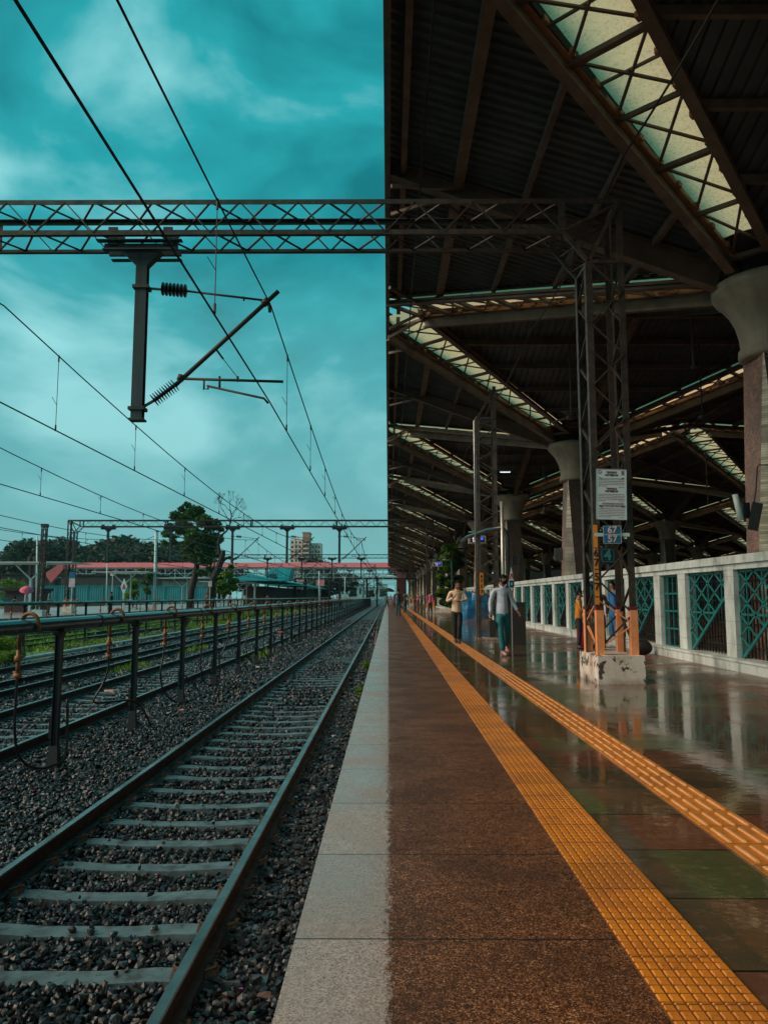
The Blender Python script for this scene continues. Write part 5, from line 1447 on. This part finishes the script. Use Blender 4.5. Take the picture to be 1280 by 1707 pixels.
def hedge_plant():
    y = 60; b = W(748, 1016, y); r = empty('climbing_plant', (b.x, y, 0), 'tall mass of green climbing plant rising from a planter on the platform', 'plant')
    def q(px, py, dy=0): v = W(px, py, y)-Vector((b.x, y, 0)); return (v.x, dy, max(.1, v.z))
    paths = []
    for pts in (((756, 960), (756, 915), (762, 890), (758, 870)), ((757, 915), (768, 900), (778, 893)), ((757, 905), (748, 885), (744, 872)), ((762, 895), (770, 880), (776, 868)), ((758, 900), (764, 878), (762, 862)), ((757, 915), (775, 915), (792, 908))):
        paths.append(([q(*p, dy=random.uniform(-.3, .3)) for p in pts], .09, .025))
    trunk_mb(paths).build('stems', BARK, r)
    cl = [(*q(px, py, random.uniform(-1.2, 1.2)), rp/1290*60) for px, py, rp in ((748, 915, 10), (740, 925, 10), (758, 925, 11), (764, 940, 10), (752, 945, 13), (740, 950, 9), (735, 970, 10), (750, 970, 13), (765, 965, 9), (760, 985, 11), (745, 990, 12), (732, 990, 8), (750, 1005, 11), (762, 1005, 8), (738, 1004, 7), (727, 935, 5), (729, 955, 6), (770, 925, 6))]
    leaves('foliage', cl, 9000, .12, LEAF_D, r, seed=11, hollow=.15)
    cl2 = [(*q(px, py, -1.3), rp/1290*60) for px, py, rp in ((742, 915, 8), (738, 932, 8), (748, 925, 8), (741, 950, 6), (730, 962, 6), (756, 912, 5), (733, 985, 5), (744, 972, 5))]
    leaves('young_leaves', cl2, 2600, .11, LEAF_L, r, seed=12)
    a, c = W(722, 1016, y), W(770, 1016, y); MB().box(((a.x+c.x)/2-b.x, 0, .16), (c.x-a.x, 1.8, .32), taper=.94).build('planter', M['footing'], r)
hedge_plant()
def bush(X, y, R, h, lab, mat=LEAF_L, n=1500, z0=GL):
    r = empty('bush', (X, y, z0), lab, 'bush', 'green bushes by the tracks'); rr = random.Random(X*7+y)
    cl = [(rr.uniform(-R, R)*.7, rr.uniform(-R, R)*.5, h*rr.uniform(.2, .7), h*rr.uniform(.3, .45)) for _ in range(8)]
    leaves('foliage', cl, n, .05, mat, r, seed=int(y*3)); trunk_mb([([(0,0,0), (.03,0,h*.3), (.05,.02,h*.6)], .02, .01), ([(0,0,0), (-.1,0,h*.3), (-.2,.02,h*.5)], .02, .01)]).build('stems', BARK, r)
bush(-13.6, 26.5, 1.1, 1.0, 'large green bush by the tracks, behind the nearest pipe post', n=3800)
bush(-12.6, 25.6, .7, .6, 'lower green bush beside the large one behind the nearest pipe post', n=1600)
q = W(612, 1075, 16); bush(-.55, 17.5, .12, .34, 'small weed growing against the platform edge beside the nearest track', n=260)
bush(-.50, 15.2, .08, .2, 'tiny weed at the foot of the platform wall', n=120)
bush(-.55, 24, .18, .4, 'farther clump of weeds along the platform wall', n=320)
def grass():
    rg = np.random.default_rng(3); n = 60000
    y = rg.uniform(22, 130, n); x = rg.uniform(-21.4, -12.9, n)
    f = np.sin(x*1.3+y*.13)+np.sin(y*.31+2)+np.sin(x*.7-y*.21); keep = (f > -.1) & (np.abs(x+14.5) > .15)
    k2 = (rg.random(n) < .03); keep |= k2
    x, y = x[keep], y[keep]; n = len(x)
    # a few tufts between tracks
    tx_ = np.concatenate([rg.normal(cx, .22, 260) for cx in (-8.1, -8.2, -8.3, -4.9)]); ty_ = np.concatenate([rg.normal(cy, 1.0, 260) for cy in (24.5, 33, 47, 30)])
    x = np.concatenate([x, tx_]); y = np.concatenate([y, ty_]); n = len(x)
    h = rg.uniform(.06, .20, n)*(1+ y/120); w = rg.uniform(.015, .04, n)*(1+y/40); a = rg.uniform(0, PI, n); lx, ly = rg.normal(0, .05, n), rg.normal(0, .05, n)
    z = np.full(n, GL-.02)
    V = np.stack([np.stack([x-np.cos(a)*w, y-np.sin(a)*w, z], 1), np.stack([x+np.cos(a)*w, y+np.sin(a)*w, z], 1), np.stack([x+lx, y+ly, z+h], 1)], 1).reshape(-1, 3)
    o = npmesh('grass', V, np.arange(n*3).reshape(-1, 3), GRASS); tag(o, 'bright green grass growing between the far tracks', 'grass', kind='stuff')
grass()
# wooded skyline behind the footbridge
FOREST = []
def forest():
    rr = random.Random(21); protos = []
    for v in range(3):
        r = empty('woodland_tree', (0,0,0), 'x', 'tree', 'trees of the wooded skyline'); cl = [(rr.uniform(-6, 6), rr.uniform(-4, 4), rr.uniform(5, 11.5)*(1-.25*abs(rr.uniform(-1, 1))), rr.uniform(2.2, 3.8)) for _ in range(15)]
        leaves('crown', cl, 5200, .55, LEAF_F, r, seed=30+v, hollow=.5); trunk_mb([([(0,0,0), (.3,0,4), (0,0,8)], .5, .25)]).build('trunk', BARK, r); protos.append(r)
    used = [False]*3
    sk = [(-5, 905), (12, 902), (28, 906), (84, 897), (100, 902), (120, 896), (150, 893), (172, 900), (195, 895), (215, 893), (240, 897), (262, 902), (285, 897), (300, 905), (330, 912), (365, 925), (545, 932), (55, 920), (135, 915)]
    for i, (px, py) in enumerate(sk):
        y = 265+rr.uniform(-25, 30); b = W(px, 996, y); h = W(px, py, y).z+1.2; v = i % 3
        o = protos[v] if not used[v] else copy_tree(protos[v]); used[v] = True
        s_ = h/13.0; o.location = (b.x, y, -1.3); o.scale = (max(s_, .8), max(s_, .8), s_); o.rotation_euler = (0, 0, rr.uniform(0, 6))
        o['label'] = 'dark rounded tree of the skyline behind the footbridge, %s in the row' % (['one', 'two', 'three', 'four', 'five', 'six', 'seven', 'eight', 'nine', 'ten', 'eleven', 'twelve', 'thirteen', 'fourteen', 'fifteen', 'sixteen', 'seventeen', 'eighteen', 'nineteen', 'twenty', 'twenty-one', 'twenty-two', 'twenty-three', 'twenty-four', 'twenty-five'][sorted(p[0] for p in sk).index(px)] + ' from the left')
forest()

# ------------------------------------------------------------------ footbridge
def footbridge():
    y = 182; xa, xb = W(101, 940, y).x, 15.0; zr1, zr0, zd1, zd0 = W(300, 938, y).z, W(300, 946.5, y).z, W(300, 962, y).z, W(300, 966, y).z
    r = empty('footbridge', ((xa+xb)/2, y, 0), 'long footbridge with pink roof and white lattice sides spanning all tracks', 'footbridge')
    m = MB(); x1 = W(643, 940, y).x
    zr = zr0
    m.add([(xa, y-2.2, zr), (x1+6, y-2.2, zr), (x1+6, y, zr1), (xa, y, zr1), (x1+6, y+2.2, zr), (xa, y+2.2, zr), (xa, y-2.2, zr-.12), (x1+6, y-2.2, zr-.12), (x1+6, y+2.2, zr-.12), (xa, y+2.2, zr-.12)],
          [(0,1,2,3),(3,2,4,5),(6,9,8,7),(0,6,7,1),(5,4,8,9),(0,3,5,9,6),(1,7,8,4,2)])
    m.build('roof', REDROOF, r, world=True)
    m = MB(); m.ext(xa, xb, y-1.9, y+1.9, zd0, zd0+.35); m.build('deck', STEEL_D, r, world=True)
    for yy in (y-1.95, y+1.95):
        m = MB(); n = 40; dx = (xb-xa)/n
        m.bar((xa, yy, zd0+.45), (xb, yy, zd0+.45), .10); m.bar((xa, yy, zr-.3), (xb, yy, zr-.3), .12); m.bar((xa, yy, zd0+1.35), (xb, yy, zd0+1.35), .08)
        for i in range(n+1):
            x = xa+dx*i; m.bar((x, yy, zd0), (x, yy, zr), .13)
            if i < n: m.bar((x, yy, zd0+.4), (x+dx, yy, zr-.4), .09) if i % 2 else m.bar((x+dx, yy, zd0+.4), (x, yy, zr-.4), .09)
        m.build('side_truss', PALE, r, world=True)
    for px in (118, 220, 345, 420, 500, 558, 620):
        x = W(px, 980, y).x; m = MB()
        for s_ in (-1.2, 1.2): m.bar((x+s_, y-1.5, -1.3), (x+s_, y-1.5, zd0), .35); m.bar((x+s_, y+1.5, -1.3), (x+s_, y+1.5, zd0), .35)
        m.bar((x-1.2, y-1.5, 0), (x+1.2, y-1.5, zd0-.5), .12); m.bar((x+1.2, y-1.5, 0), (x-1.2, y-1.5, zd0-.5), .12)
        m.build('pier', DARKV, r, world=True)
    # dark screens on the bridge side
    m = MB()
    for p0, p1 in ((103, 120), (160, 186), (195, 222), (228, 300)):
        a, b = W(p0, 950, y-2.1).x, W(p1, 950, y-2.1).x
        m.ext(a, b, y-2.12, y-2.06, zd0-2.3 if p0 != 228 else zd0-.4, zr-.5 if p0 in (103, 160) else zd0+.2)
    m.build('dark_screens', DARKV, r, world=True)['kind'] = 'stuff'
    # pink stair cover falling to the left
    a = W(112, 937, y); b = W(84, 955, y); c = W(84, 961, y); d = W(92, 972, y); e = W(112, 950, y)
    m = MB(); P = [(a.x, a.z), (b.x, b.z), (c.x, c.z), (d.x, d.z), (e.x, e.z)]
    m.add([(x, y-2.3, z) for x, z in P]+[(x, y-1.0, z) for x, z in P], [(0,1,2,3,4), (9,8,7,6,5)]+[(i, (i+1) % 5, (i+1) % 5+5, i+5) for i in range(5)])
    m.build('stair_cover', REDROOF, r, world=True)
    a, b = W(661, 952, y), W(677, 986, y)
    m = MB(); m.ext(a.x, b.x, y-2.4, y+2.4, 0, a.z); m.build('stair_tower', pm('maroon_cladding', (.06, .010, .014), (.10, .02, .025), 1, .6, 0, 0), r, world=True)
    m = MB()
    for i in range(9): x = a.x+(b.x-a.x)*(i+.5)/9; m.ext(x-.06, x+.06, y-2.5, y-2.41, a.z-1.7, a.z-.3)
    m.build('pale_slats', pm('pink_slats', (.6, .35, .38), None, 1, .6, 0, 0), r, world=True)['kind'] = 'stuff'
footbridge()
def tower_block():
    y = 520; a, b = W(483, 940, y), W(534, 940, y); top = W(500, 897, y).z
    r = empty('apartment_tower', ((a.x+b.x)/2, y, 0), 'pale high rise apartment tower with brown central bay beyond the footbridge', 'building')
    w = b.x-a.x; cw = pm('tower_cream', (.78, .58, .50), (.66, .48, .42), .2, .7, 0, 0); cb = pm('tower_brown', (.46, .22, .14), (.38, .18, .12), .2, .7, 0, 0)
    x0 = a.x
    m = MB(); m.ext(x0, x0+w*.40, y, y+14, -1.3, top-.9); m.ext(x0+w*.66, x0+w, y+3, y+17, -1.3, top-3.2); m.ext(x0+w*.12, x0+w*.26, y+2, y+6, top-.9, top+1.4); m.build('wall', cw, r, world=True)
    m = MB(); m.ext(x0+w*.42, x0+w*.64, y-1.5, y+12, -1.3, top+3.2); m.ext(x0+w*.40, x0+w*.66, y-1.7, y+12.2, top+3.21, top+4.0); m.build('central_bay', cb, r, world=True)
    n = 13
    for i in range(n):
        z = top-3.0-i*3.1
        m = MB()
        for u0, u1, yy in ((.04, .11, y), (.17, .23, y), (.29, .36, y), (.70, .76, y+3), (.81, .87, y+3), (.91, .97, y+3)):
            if z > top-6 and u0 > .65: continue
            m.ext(x0+w*u0, x0+w*u1, yy-.12, yy-.02, z-.7, z+.75)
        m.ext(x0+w*.45, x0+w*.52, y-1.62, y-1.52, z-.7, z+.9); m.ext(x0+w*.54, x0+w*.61, y-1.62, y-1.52, z-.7, z+.9)
        m.build('window_row', GLASSD, r, world=True)['kind'] = 'stuff'
        m = MB(); m.ext(x0+w*.13, x0+w*.28, y-1.2, y-.02, z-1.5, z-1.2); m.ext(x0+w*.44, x0+w*.62, y-2.6, y-1.52, z-1.5, z-.6); m.ext(x0+w*.78, x0+w*.90, y+1.8, y+2.98, z-1.5, z-1.2)
        m.build('balcony_row', cw, r, world=True)['kind'] = 'stuff'
tower_block()
def shelter_teal():
    r = empty('platform_shelter', (-23.5, 130, 0), 'long teal roofed platform shelter with a dark block as shade beneath, past the bare tree', 'shelter')
    m = MB(); z = 4.5
    for y0, y1, dz in ((132, 175, .2), (176, 210, 0), (212, 330, -.15)):
        m.add([(-27.8, y0, z-.5+dz), (-19.2, y0, z-.55+dz), (-23.5, y0, z+.5+dz), (-27.8, y1, z-.5+dz), (-19.2, y1, z-.55+dz), (-23.5, y1, z+.5+dz), (-27.8, y0, z-.62+dz), (-19.2, y0, z-.67+dz), (-27.8, y1, z-.62+dz), (-19.2, y1, z-.67+dz)],
              [(0,2,5,3),(2,1,4,5),(6,8,9,7),(0,6,7,1,2),(3,5,4,9,8),(1,7,9,4),(0,3,8,6)])
    m.build('roof', TEALROOF, r, world=True)
    for i in range(12):
        y = 136+i*15; MB().bar((-23.5, y, 0), (-23.5, y, z), .3).build('post', PALE, r, world=True)
    MB().ext(-26.5, -22.2, 140, 300, .02, 3.2).build('under_roof_shade', DARKV, r, world=True)  # dark block standing in for the shade under the roof
    # gabled stair hood
    y = 140; pts = [(437, 968), (452, 946.5), (486, 946.5), (481, 968)]; P = [W(a, b, y) for a, b in pts]
    r = empty('stair_hood', (P[0].x, y, P[0].z), 'steep teal gabled hood rising above the long shelter roof', 'roof')
    m = MB(); Q2 = [(p.x, y, p.z) for p in P]; B = [(p.x, y+6, p.z) for p in P]
    m.add(Q2+B, [(0,1,2,3),(7,6,5,4),(0,4,5,1),(1,5,6,2),(2,6,7,3),(3,7,4,0)]); m.build('hood_sheet', TEALROOF, r, world=True)
    a, b = W(448, 957, y), W(461, 965.5, y); MB().ext(a.x, b.x, y-.06, y-.01, b.z, a.z).build('louvre', GLASSD, r, world=True)
shelter_teal()
def yshelter(px, y, lab, w=3.4, z=3.55, arm=1.2):
    X = W(px, 996, y).x; r = empty('platform_shelter', (X, y, 0), lab, 'shelter', 'open Y shaped platform shelters')
    m = MB(); m.bar((0,0,0), (0,0,z-1.0), .16); m.bar((0,0,z-1.1), (-arm,0,z), .09); m.bar((0,0,z-1.1), (arm,0,z), .09); m.bar((.55,.3,0), (.55,.3,z), .12); m.build('frame', PALE, r)
    MB().box((0, .5, z+.06), (w*1.6, 3.6, .06)).build('roof', PALE, r)
for px, y, lab, w in ((50, 54, 'Y shaped shelter frame at the far left of the opposite platform', 4.2), (206, 74, 'Y shaped shelter frame right of the second gantry tower', 3.4), (303, 97, 'Y shaped shelter frame left of the leafy tree', 4), (362, 118, 'Y shaped shelter frame at the foot of the bare tree', 3.2), (405, 136, 'Y shaped shelter frame before the teal shelter', 3.2)): yshelter(px, y, lab, w)
def small_diamond(px, py, y, lab):
    p = W(px, py, y); r = empty('diamond_sign', p, lab, 'sign', 'small diamond signs on the opposite platform'); m = MB()
    m.add([(0,0,.75),(.30,0,0),(0,0,-.75),(-.30,0,0),(0,.05,.75),(.30,.05,0),(0,.05,-.75),(-.30,.05,0)], [(0,1,2,3),(7,6,5,4),(0,4,5,1),(1,5,6,2),(2,6,7,3),(3,7,4,0)]); m.build('board', SIGNW, r)
    MB().box((0, -.03, .0), (.26, .03, .42), taper=.4).build('red_mark', M['sign_red'], r); MB().bar((0,.08,-p.z), (0,.08,.5), .06).build('post', PALE, r)
small_diamond(206.5, 978, 70, 'white diamond sign with red mark below the second shelter frame'); small_diamond(395, 982, 100, 'white diamond sign with red mark left of the teal shelter')
def board(px0, py0, px1, py1, y, lab, mat=SIGNW, cap=None):
    a, b = W(px0, py0, y), W(px1, py1, y); r = empty('sign_board', ((a.x+b.x)/2, y, 0), lab, 'sign', 'sign boards across the tracks'); w = b.x-a.x
    MB().ext(-w/2, w/2, 0, .05, b.z, a.z).build('board', mat, r)
    if cap: MB().ext(-w/2, w/2, -.01, .05, a.z+.01, a.z+.45).build('blue_cap', SIGNBLUE, r)
    m = MB(); m.bar((0, .08, 0), (0, .08, a.z), .07); m.build('post', PALE, r)
PINKW = pm('sign_pink_white', (.70, .60, .66), None, 2, .5, 0, 0)
board(115, 964, 124.5, 979, 59.0, 'pale board with a blue cap on the left tower of the second gantry', PINKW, True)
board(347, 969, 353, 978, 83, 'small pale board on the trunk of the bare tree', PINKW)
board(527, 966.5, 540.5, 977, 128, 'pink board on a pole between the tracks before the footbridge', pm('sign_pink', (.80, .30, .36), None, 2, .5, 0, 0))
board(184, 953, 191, 960, 90, 'small yellowish square board before the footbridge', pm('sign_cream', (.80, .62, .45), None, 2, .5, 0, 0))
def dark_mast():
    y = 50; r0 = W(66, 1000, y); r = empty('lattice_mast', (r0.x, y, 0), 'thick dark leaning lattice mast on the opposite platform, far left', 'mast')
    m = MB(); t = W(75, 875, y); dx = t.x-r0.x; H = t.z; w = .26
    C4 = [(-w/2,-w/2),(w/2,-w/2),(w/2,w/2),(-w/2,w/2)]
    for a, b in C4: m.bar((a, b, 0), (a+dx, b, H), .06)
    n = 26
    for i in range(n):
        u0, u1 = i/n, (i+1)/n
        for q in range(4):
            A, B = C4[q], C4[(q+1) % 4]
            if i % 2: A, B = B, A
            m.bar((A[0]+dx*u0, A[1], H*u0), (B[0]+dx*u1, B[1], H*u1), .035)
    m.box((dx, 0, H-.05), (.38, .38, .22)); m.build('lattice', STEEL_D, r); MB().box((0,0,.2), (.7,.7,.4)).build('footing', PALE, r)
dark_mast()
def pole(px, py0, y, lab, r0=.05, z0=0, white=True, lattice=False, dx=0):
    b = W(px, 996, y); t = W(px+dx, py0, y); r = empty('tall_pole', (b.x, y, z0), lab, 'pole', 'poles across the tracks')
    MB().tube([(0,0,0), (t.x-b.x, 0, (t.z-z0))], [r0*1.3, r0], 10).build('shaft', PALE if white else STEEL_D, r, smooth=True)
    if lattice:
        m = MB(); H = t.z-z0
        for s_ in (-1, 1): m.bar((s_*.13, 0, H*.52), (s_*.13, 0, H), .05)
        zigzag(m, (-.13, 0, H*.52), (-.13, 0, H), (.26, 0, 0), .4, .03); m.box((0, 0, H), (.36, .2, .12)); m.bar((.1, 0, H-.35), (-.9, 0, H-.75), .05); m.bar((-.5, 0, H-.58), (-1.6, 0, H-1.0), .03)
        m.build('upper_lattice', STEEL_D, r)
    MB().box((0, 0, .15), (.3, .3, .3)).build('footing', ORANGEP if lattice else PALE, r)
pole(258, 886, 76, 'white catenary pole with dark lattice head, left of the leafy tree', .12, lattice=True, dx=2)
pole(178, 925, 72, 'thin grey lamp pole under the second gantry', .05, dx=1)
pole(62, 893, 60, 'thin pale pole beside the dark leaning mast', .06, white=True)
pole(532, 952, 125, 'thin white pole before the footbridge, carrying the pink board', .08)
pole(575, 962, 160, 'slim white pole between the tracks, left of the nearest overhead wires', .09, z0=-1.0)
pole(606, 957, 240, 'far slim pole near the vanishing point of the tracks', .12, z0=-1.0, white=False)
def pylon():
    y = 620; b = W(82, 990, y); t = W(80, 903, y); r = empty('transmission_pylon', (b.x, y, 0), 'faint distant transmission pylon above the left skyline', 'pylon'); H = t.z; m = MB()
    for sx in (-1, 1):
        for sy in (-1, 1): m.bar((sx*3, sy*3, 0), (sx*.4, sy*.4, H), .3)
    for i in range(8):
        z0, z1 = H*i/8, H*(i+1)/8; w0, w1 = 3-2.6*i/8, 3-2.6*(i+1)/8
        m.bar((-w0, -w0, z0), (w1, -w1, z1), .2); m.bar((w0, -w0, z0), (-w1, -w1, z1), .2)
    m.bar((-5, 0, H*.80), (5, 0, H*.80), .4); m.bar((-4, 0, H*.93), (4, 0, H*.93), .35); m.build('lattice', STEEL_D, r)
pylon()
def wall_teal():
    y = 150; a, b = W(-60, 996, y).x, W(345, 996, y).x; z = W(200, 977, y).z
    r = empty('sheet_fence', ((a+b)/2, y, 0), 'long teal corrugated sheet fence behind the opposite platform', 'fence')
    V = []; Fq = []; n = int((b-a)/.22)
    for i in range(n+1): x = a+(b-a)*i/n; yy = y+(.06 if i % 2 else 0); V += [(x-(a+b)/2, yy-y, 0), (x-(a+b)/2, yy-y, z)]
    for i in range(n): Fq.append((2*i, 2*i+2, 2*i+3, 2*i+1))
    npmesh('sheeting', np.array(V), np.array(Fq), pm('teal_fence_sheet', (.015, .24, .27), (.01, .15, .18), .3, .5, 0, 0), r)
    m = MB(); m.bar((a-(a+b)/2, -.05, z), (b-(a+b)/2, -.05, z), .12)
    for i in range(0, int(b-a), 3): m.bar((a-(a+b)/2+i, -.08, 0), (a-(a+b)/2+i, -.08, z), .1)
    m.build('frame', pm('teal_fence_frame', (.02, .32, .34), None, 1, .5, 0, 0), r)
wall_teal()
def box_building(px0, px1, py, y, d, lab, mat, roof=None):
    a, b = W(px0, 996, y).x, W(px1, 996, y).x; z = W(px0, py, y).z; r = empty('low_building', ((a+b)/2, y, 0), lab, 'building', 'low buildings across the tracks'); w = b-a
    MB().ext(-w/2, w/2, 0, d, -1.0, z).build('wall', mat, r); MB().ext(-w/2-.3, w/2+.3, -.4, d+.3, z+.01, z+.25).build('roof', roof or DARKV, r)
    m = MB(); n = max(2, int(w/2.2))
    for i in range(n): x = -w/2+w*(i+.5)/n; m.ext(x-.5, x+.5, -.05, -.01, z*.35, z*.75)
    m.build('window_row', GLASSD, r)['kind'] = 'stuff'
box_building(8, 44, 985.5, 62, 4, 'low dark maroon kiosk at the far left of the opposite platform', pm('kiosk_maroon', (.06, .025, .025), None, 3, .6, 0, 0))
box_building(270, 345, 967, 165, 8, 'long grey green shed behind the leafy tree', pm('shed_grey', (.10, .15, .14), None, 1, .6, 0, 0))
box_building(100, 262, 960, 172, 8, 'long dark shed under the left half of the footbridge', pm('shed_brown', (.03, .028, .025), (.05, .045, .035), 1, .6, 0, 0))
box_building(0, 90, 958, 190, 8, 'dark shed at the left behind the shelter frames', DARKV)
box_building(560, 604, 974, 420, 20, 'faint pale building near the vanishing point', pm('haze_tinted_wall', (.30, .48, .48), (.22, .36, .36), .1, .7, 0, 0), PALE)  # pale teal wall colour stands in for distance haze
box_building(606, 629, 979, 700, 20, 'smaller pale building at the end of the tracks', M['haze_tinted_wall'], PALE)
box_building(628, 646, 974, 860, 20, 'far misty block straight ahead above the tracks', M['haze_tinted_wall'], M['haze_tinted_wall'])
small_tree(588, 981, 380, 7, 'small far tree in front of the faint pale building', LEAF_F, 1200, .5)
small_tree(618, 984, 420, 6, 'small far tree beside the end of the tracks', LEAF_F, 1200, .5)
small_tree(640, 982, 640, 7, 'dark far tree straight ahead at the vanishing point', LEAF_F, 1200, .7)
# distant maze of gantries: leave to repeats; water tanks on the left skyline
for i, (px, lab) in enumerate(((50, 'left of two dark water tanks on the skyline'), (58.5, 'right of two dark water tanks on the skyline'))):
    y = 120; p = W(px, 941, y); q = W(px, 928, y); r = empty('water_tank', p, lab, 'water tank', 'water tanks on the skyline'); MB().lathe([(.32, 0), (.36, .05), (.36, q.z-p.z-.1), (.2, q.z-p.z)], (0,0,0), 12).build('drum', STEEL_D, r); MB().bar((0,0,-p.z), (0,0,0), .25).build('stand', STEEL_D, r)
# people across the tracks
for i, (px, py, y, c, lab, robe) in enumerate(((44, 990, 48, (.55, .50, .60), 'person in pale clothes under the pink umbrella across the tracks', .5), (82, 988, 52, (.02, .25, .30), 'person in teal beside the dark leaning mast across the tracks', None), (186, 988, 62, (.02, .02, .02), 'dark dressed person on the opposite platform right of the lamp pole', None),
        (228, 990, 80, (.02, .02, .03), 'dark dressed person right of the second shelter frame', None), (345, 990, 82, (.25, .10, .05), 'person in brown at the foot of the bare tree', None), (383, 988, 95, (.70, .30, .30), 'person in pink across the tracks, right of the bare tree', None), (408, 990, 100, (.55, .55, .55), 'person in white across the tracks before the teal shelter', None), (446, 990, 120, (.5, .1, .3), 'person in magenta in the shade of the teal shelter', None))):
    b = W(px, 996, y); person((b.x, y, 0), random.uniform(-2, 2), lab, cloth(c, 'across_%d' % i), cloth((.03, .03, .04), 'dark_leg'), {}, 1.62, group='people on the opposite platform', detail=False, robe=robe)
y = 47.5; b = W(44, 996, y); umbrella((b.x, y, 1.62), cloth((.75, .12, .22), 'umbrella_pink'), 'pink umbrella held over a person across the tracks, far left', .42, .45)
# ------------------------------------------------------------------ litter
def scrap(x, y, s, mat, lab, z=GL+.045, cat='litter'):
    V = [(random.uniform(-1,1)*s, random.uniform(-1,1)*s*.7, random.uniform(0,1)*s*.5) for _ in range(14)]
    import bmesh
    bm = bmesh.new()
    for v in V: bm.verts.new(v)
    bmesh.ops.convex_hull(bm, input=bm.verts); me = bpy.data.meshes.new('litter'); bm.to_mesh(me); bm.free(); me.materials.append(mat)
    o = bpy.data.objects.new('litter', me); C.objects.link(o); o.location = (x, y, z); tag(o, lab, cat, 'litter lying on the stones')
def gp(px, py, z=GL):
    d = _F + _R*((px-640)/1282) - _U*((py-853.5)/1282); t = (z-EYE)/d.z; return Vector((0,0,EYE))+d*t
LW = pm('litter_white', (.7, .75, .72), None, 5, .4, 0, .1); LR = pm('litter_red', (.6, .03, .05), None, 5, .4, 0, .1); LG = pm('litter_green', (.02, .45, .25), None, 5, .4, 0, .1); LP = pm('litter_pink', (.6, .05, .4), None, 5, .4, 0, .1); LO = pm('litter_peach', (.75, .32, .20), None, 5, .5, 0, .1); LT = pm('litter_tan', (.45, .30, .18), None, 5, .5, 0, .1); LBR = pm('litter_brown', (.13, .06, .04), None, 5, .6, 0, .1)
for px, py, s, mat, lab in ((558, 1229, .055, LW, 'white crumpled paper between the rail and the platform'), (183, 1156, .16, LO, 'peach coloured plastic bag between the rails of the second track'), (70, 1327, .035, LW, 'off white paper cup on the ballast left of the near track'), (56, 1320, .025, LR, 'small red wrapper beside the paper cup'), (421, 1692, .022, LG, 'bright green scrap at the bottom edge near the platform'),
    (402, 1651, .014, LP, 'tiny magenta scrap near the platform wall'), (325, 1653, .014, LG, 'small green scrap beside the near rail'), (440, 1665, .05, LBR, 'brown broken tile leaning near the platform wall'), (492, 1331, .03, LW, 'pale wrapper near the platform, right of the rail'), (34, 1520, .016, LW, 'white plastic spoon between the near sleepers'), (302, 1185, .06, LO, 'pinkish scrap between the near pipe and track'),
    (280, 1190, .03, LW, 'white scrap between pipe and nearest track'), (345, 1170, .03, LW, 'white scrap near the third pipe post'), (524, 1227, .03, LT, 'tan leaf near the right rail'), (310, 1668, .02, LT, 'yellowish scrap close beside the near rail'), (430, 1113, .07, LW, 'white scrap beyond the fourth pipe post'), (455, 1103, .06, LW, 'white scrap farther along the pipe'), (205, 1290, .02, LT, 'tan scrap left of the near track'), (395, 1555, .018, LR, 'tiny red scrap near the platform wall')):
    p = gp(px, py, GL+.04); scrap(p.x, p.y, s, mat, lab)
p = gp(447, 1024+30, GL); scrap(W(466, 1030, 26).x, 26, .16, LR, 'red and white bag hanging by the pipe posts', z=.0)
p = gp(685, 1033, 0)
tag(MB().box((0, 0, .02), (.16, .10, .03), .4, .8).build('litter', LW, None, loc=(p.x, p.y, 0)), 'white paper scrap on the platform beside the wide tactile strip', 'litter', 'litter lying on the stones')
def cable_on_wall():
    pts = [gp(px, py, -.95) for px, py in ((640, 1012), (634, 1022), (629, 1040), (627, 1058), (624, 1075))]
    o = MB().tube([p-pts[0] for p in pts], .02, 6).build('loose_cable', pm('pink_cable', (.55, .22, .20), None, 5, .5, 0, 0), None, loc=pts[0]); tag(o, 'thin pinkish cable lying along the foot of the platform wall', 'cable')
cable_on_wall()

# ------------------------------------------------------------------ air: rain haze
def haze():
    m = MB().ext(-720, 720, -140, 1720, -2.6, 56); o = m.build('haze', None); 
    g = bpy.data.materials.new('haze_air'); g.use_nodes = True; t = g.node_tree; t.nodes.clear()
    out = t.nodes.new('ShaderNodeOutputMaterial'); v = t.nodes.new('ShaderNodeVolumePrincipled')
    v.inputs['Color'].default_value = (.55, .92, .95, 1); v.inputs['Density'].default_value = .00010; v.inputs['Anisotropy'].default_value = .2
    t.links.new(v.outputs[0], out.inputs['Volume']); o.data.materials.clear(); o.data.materials.append(g); tag(o, kind='stuff')
haze()
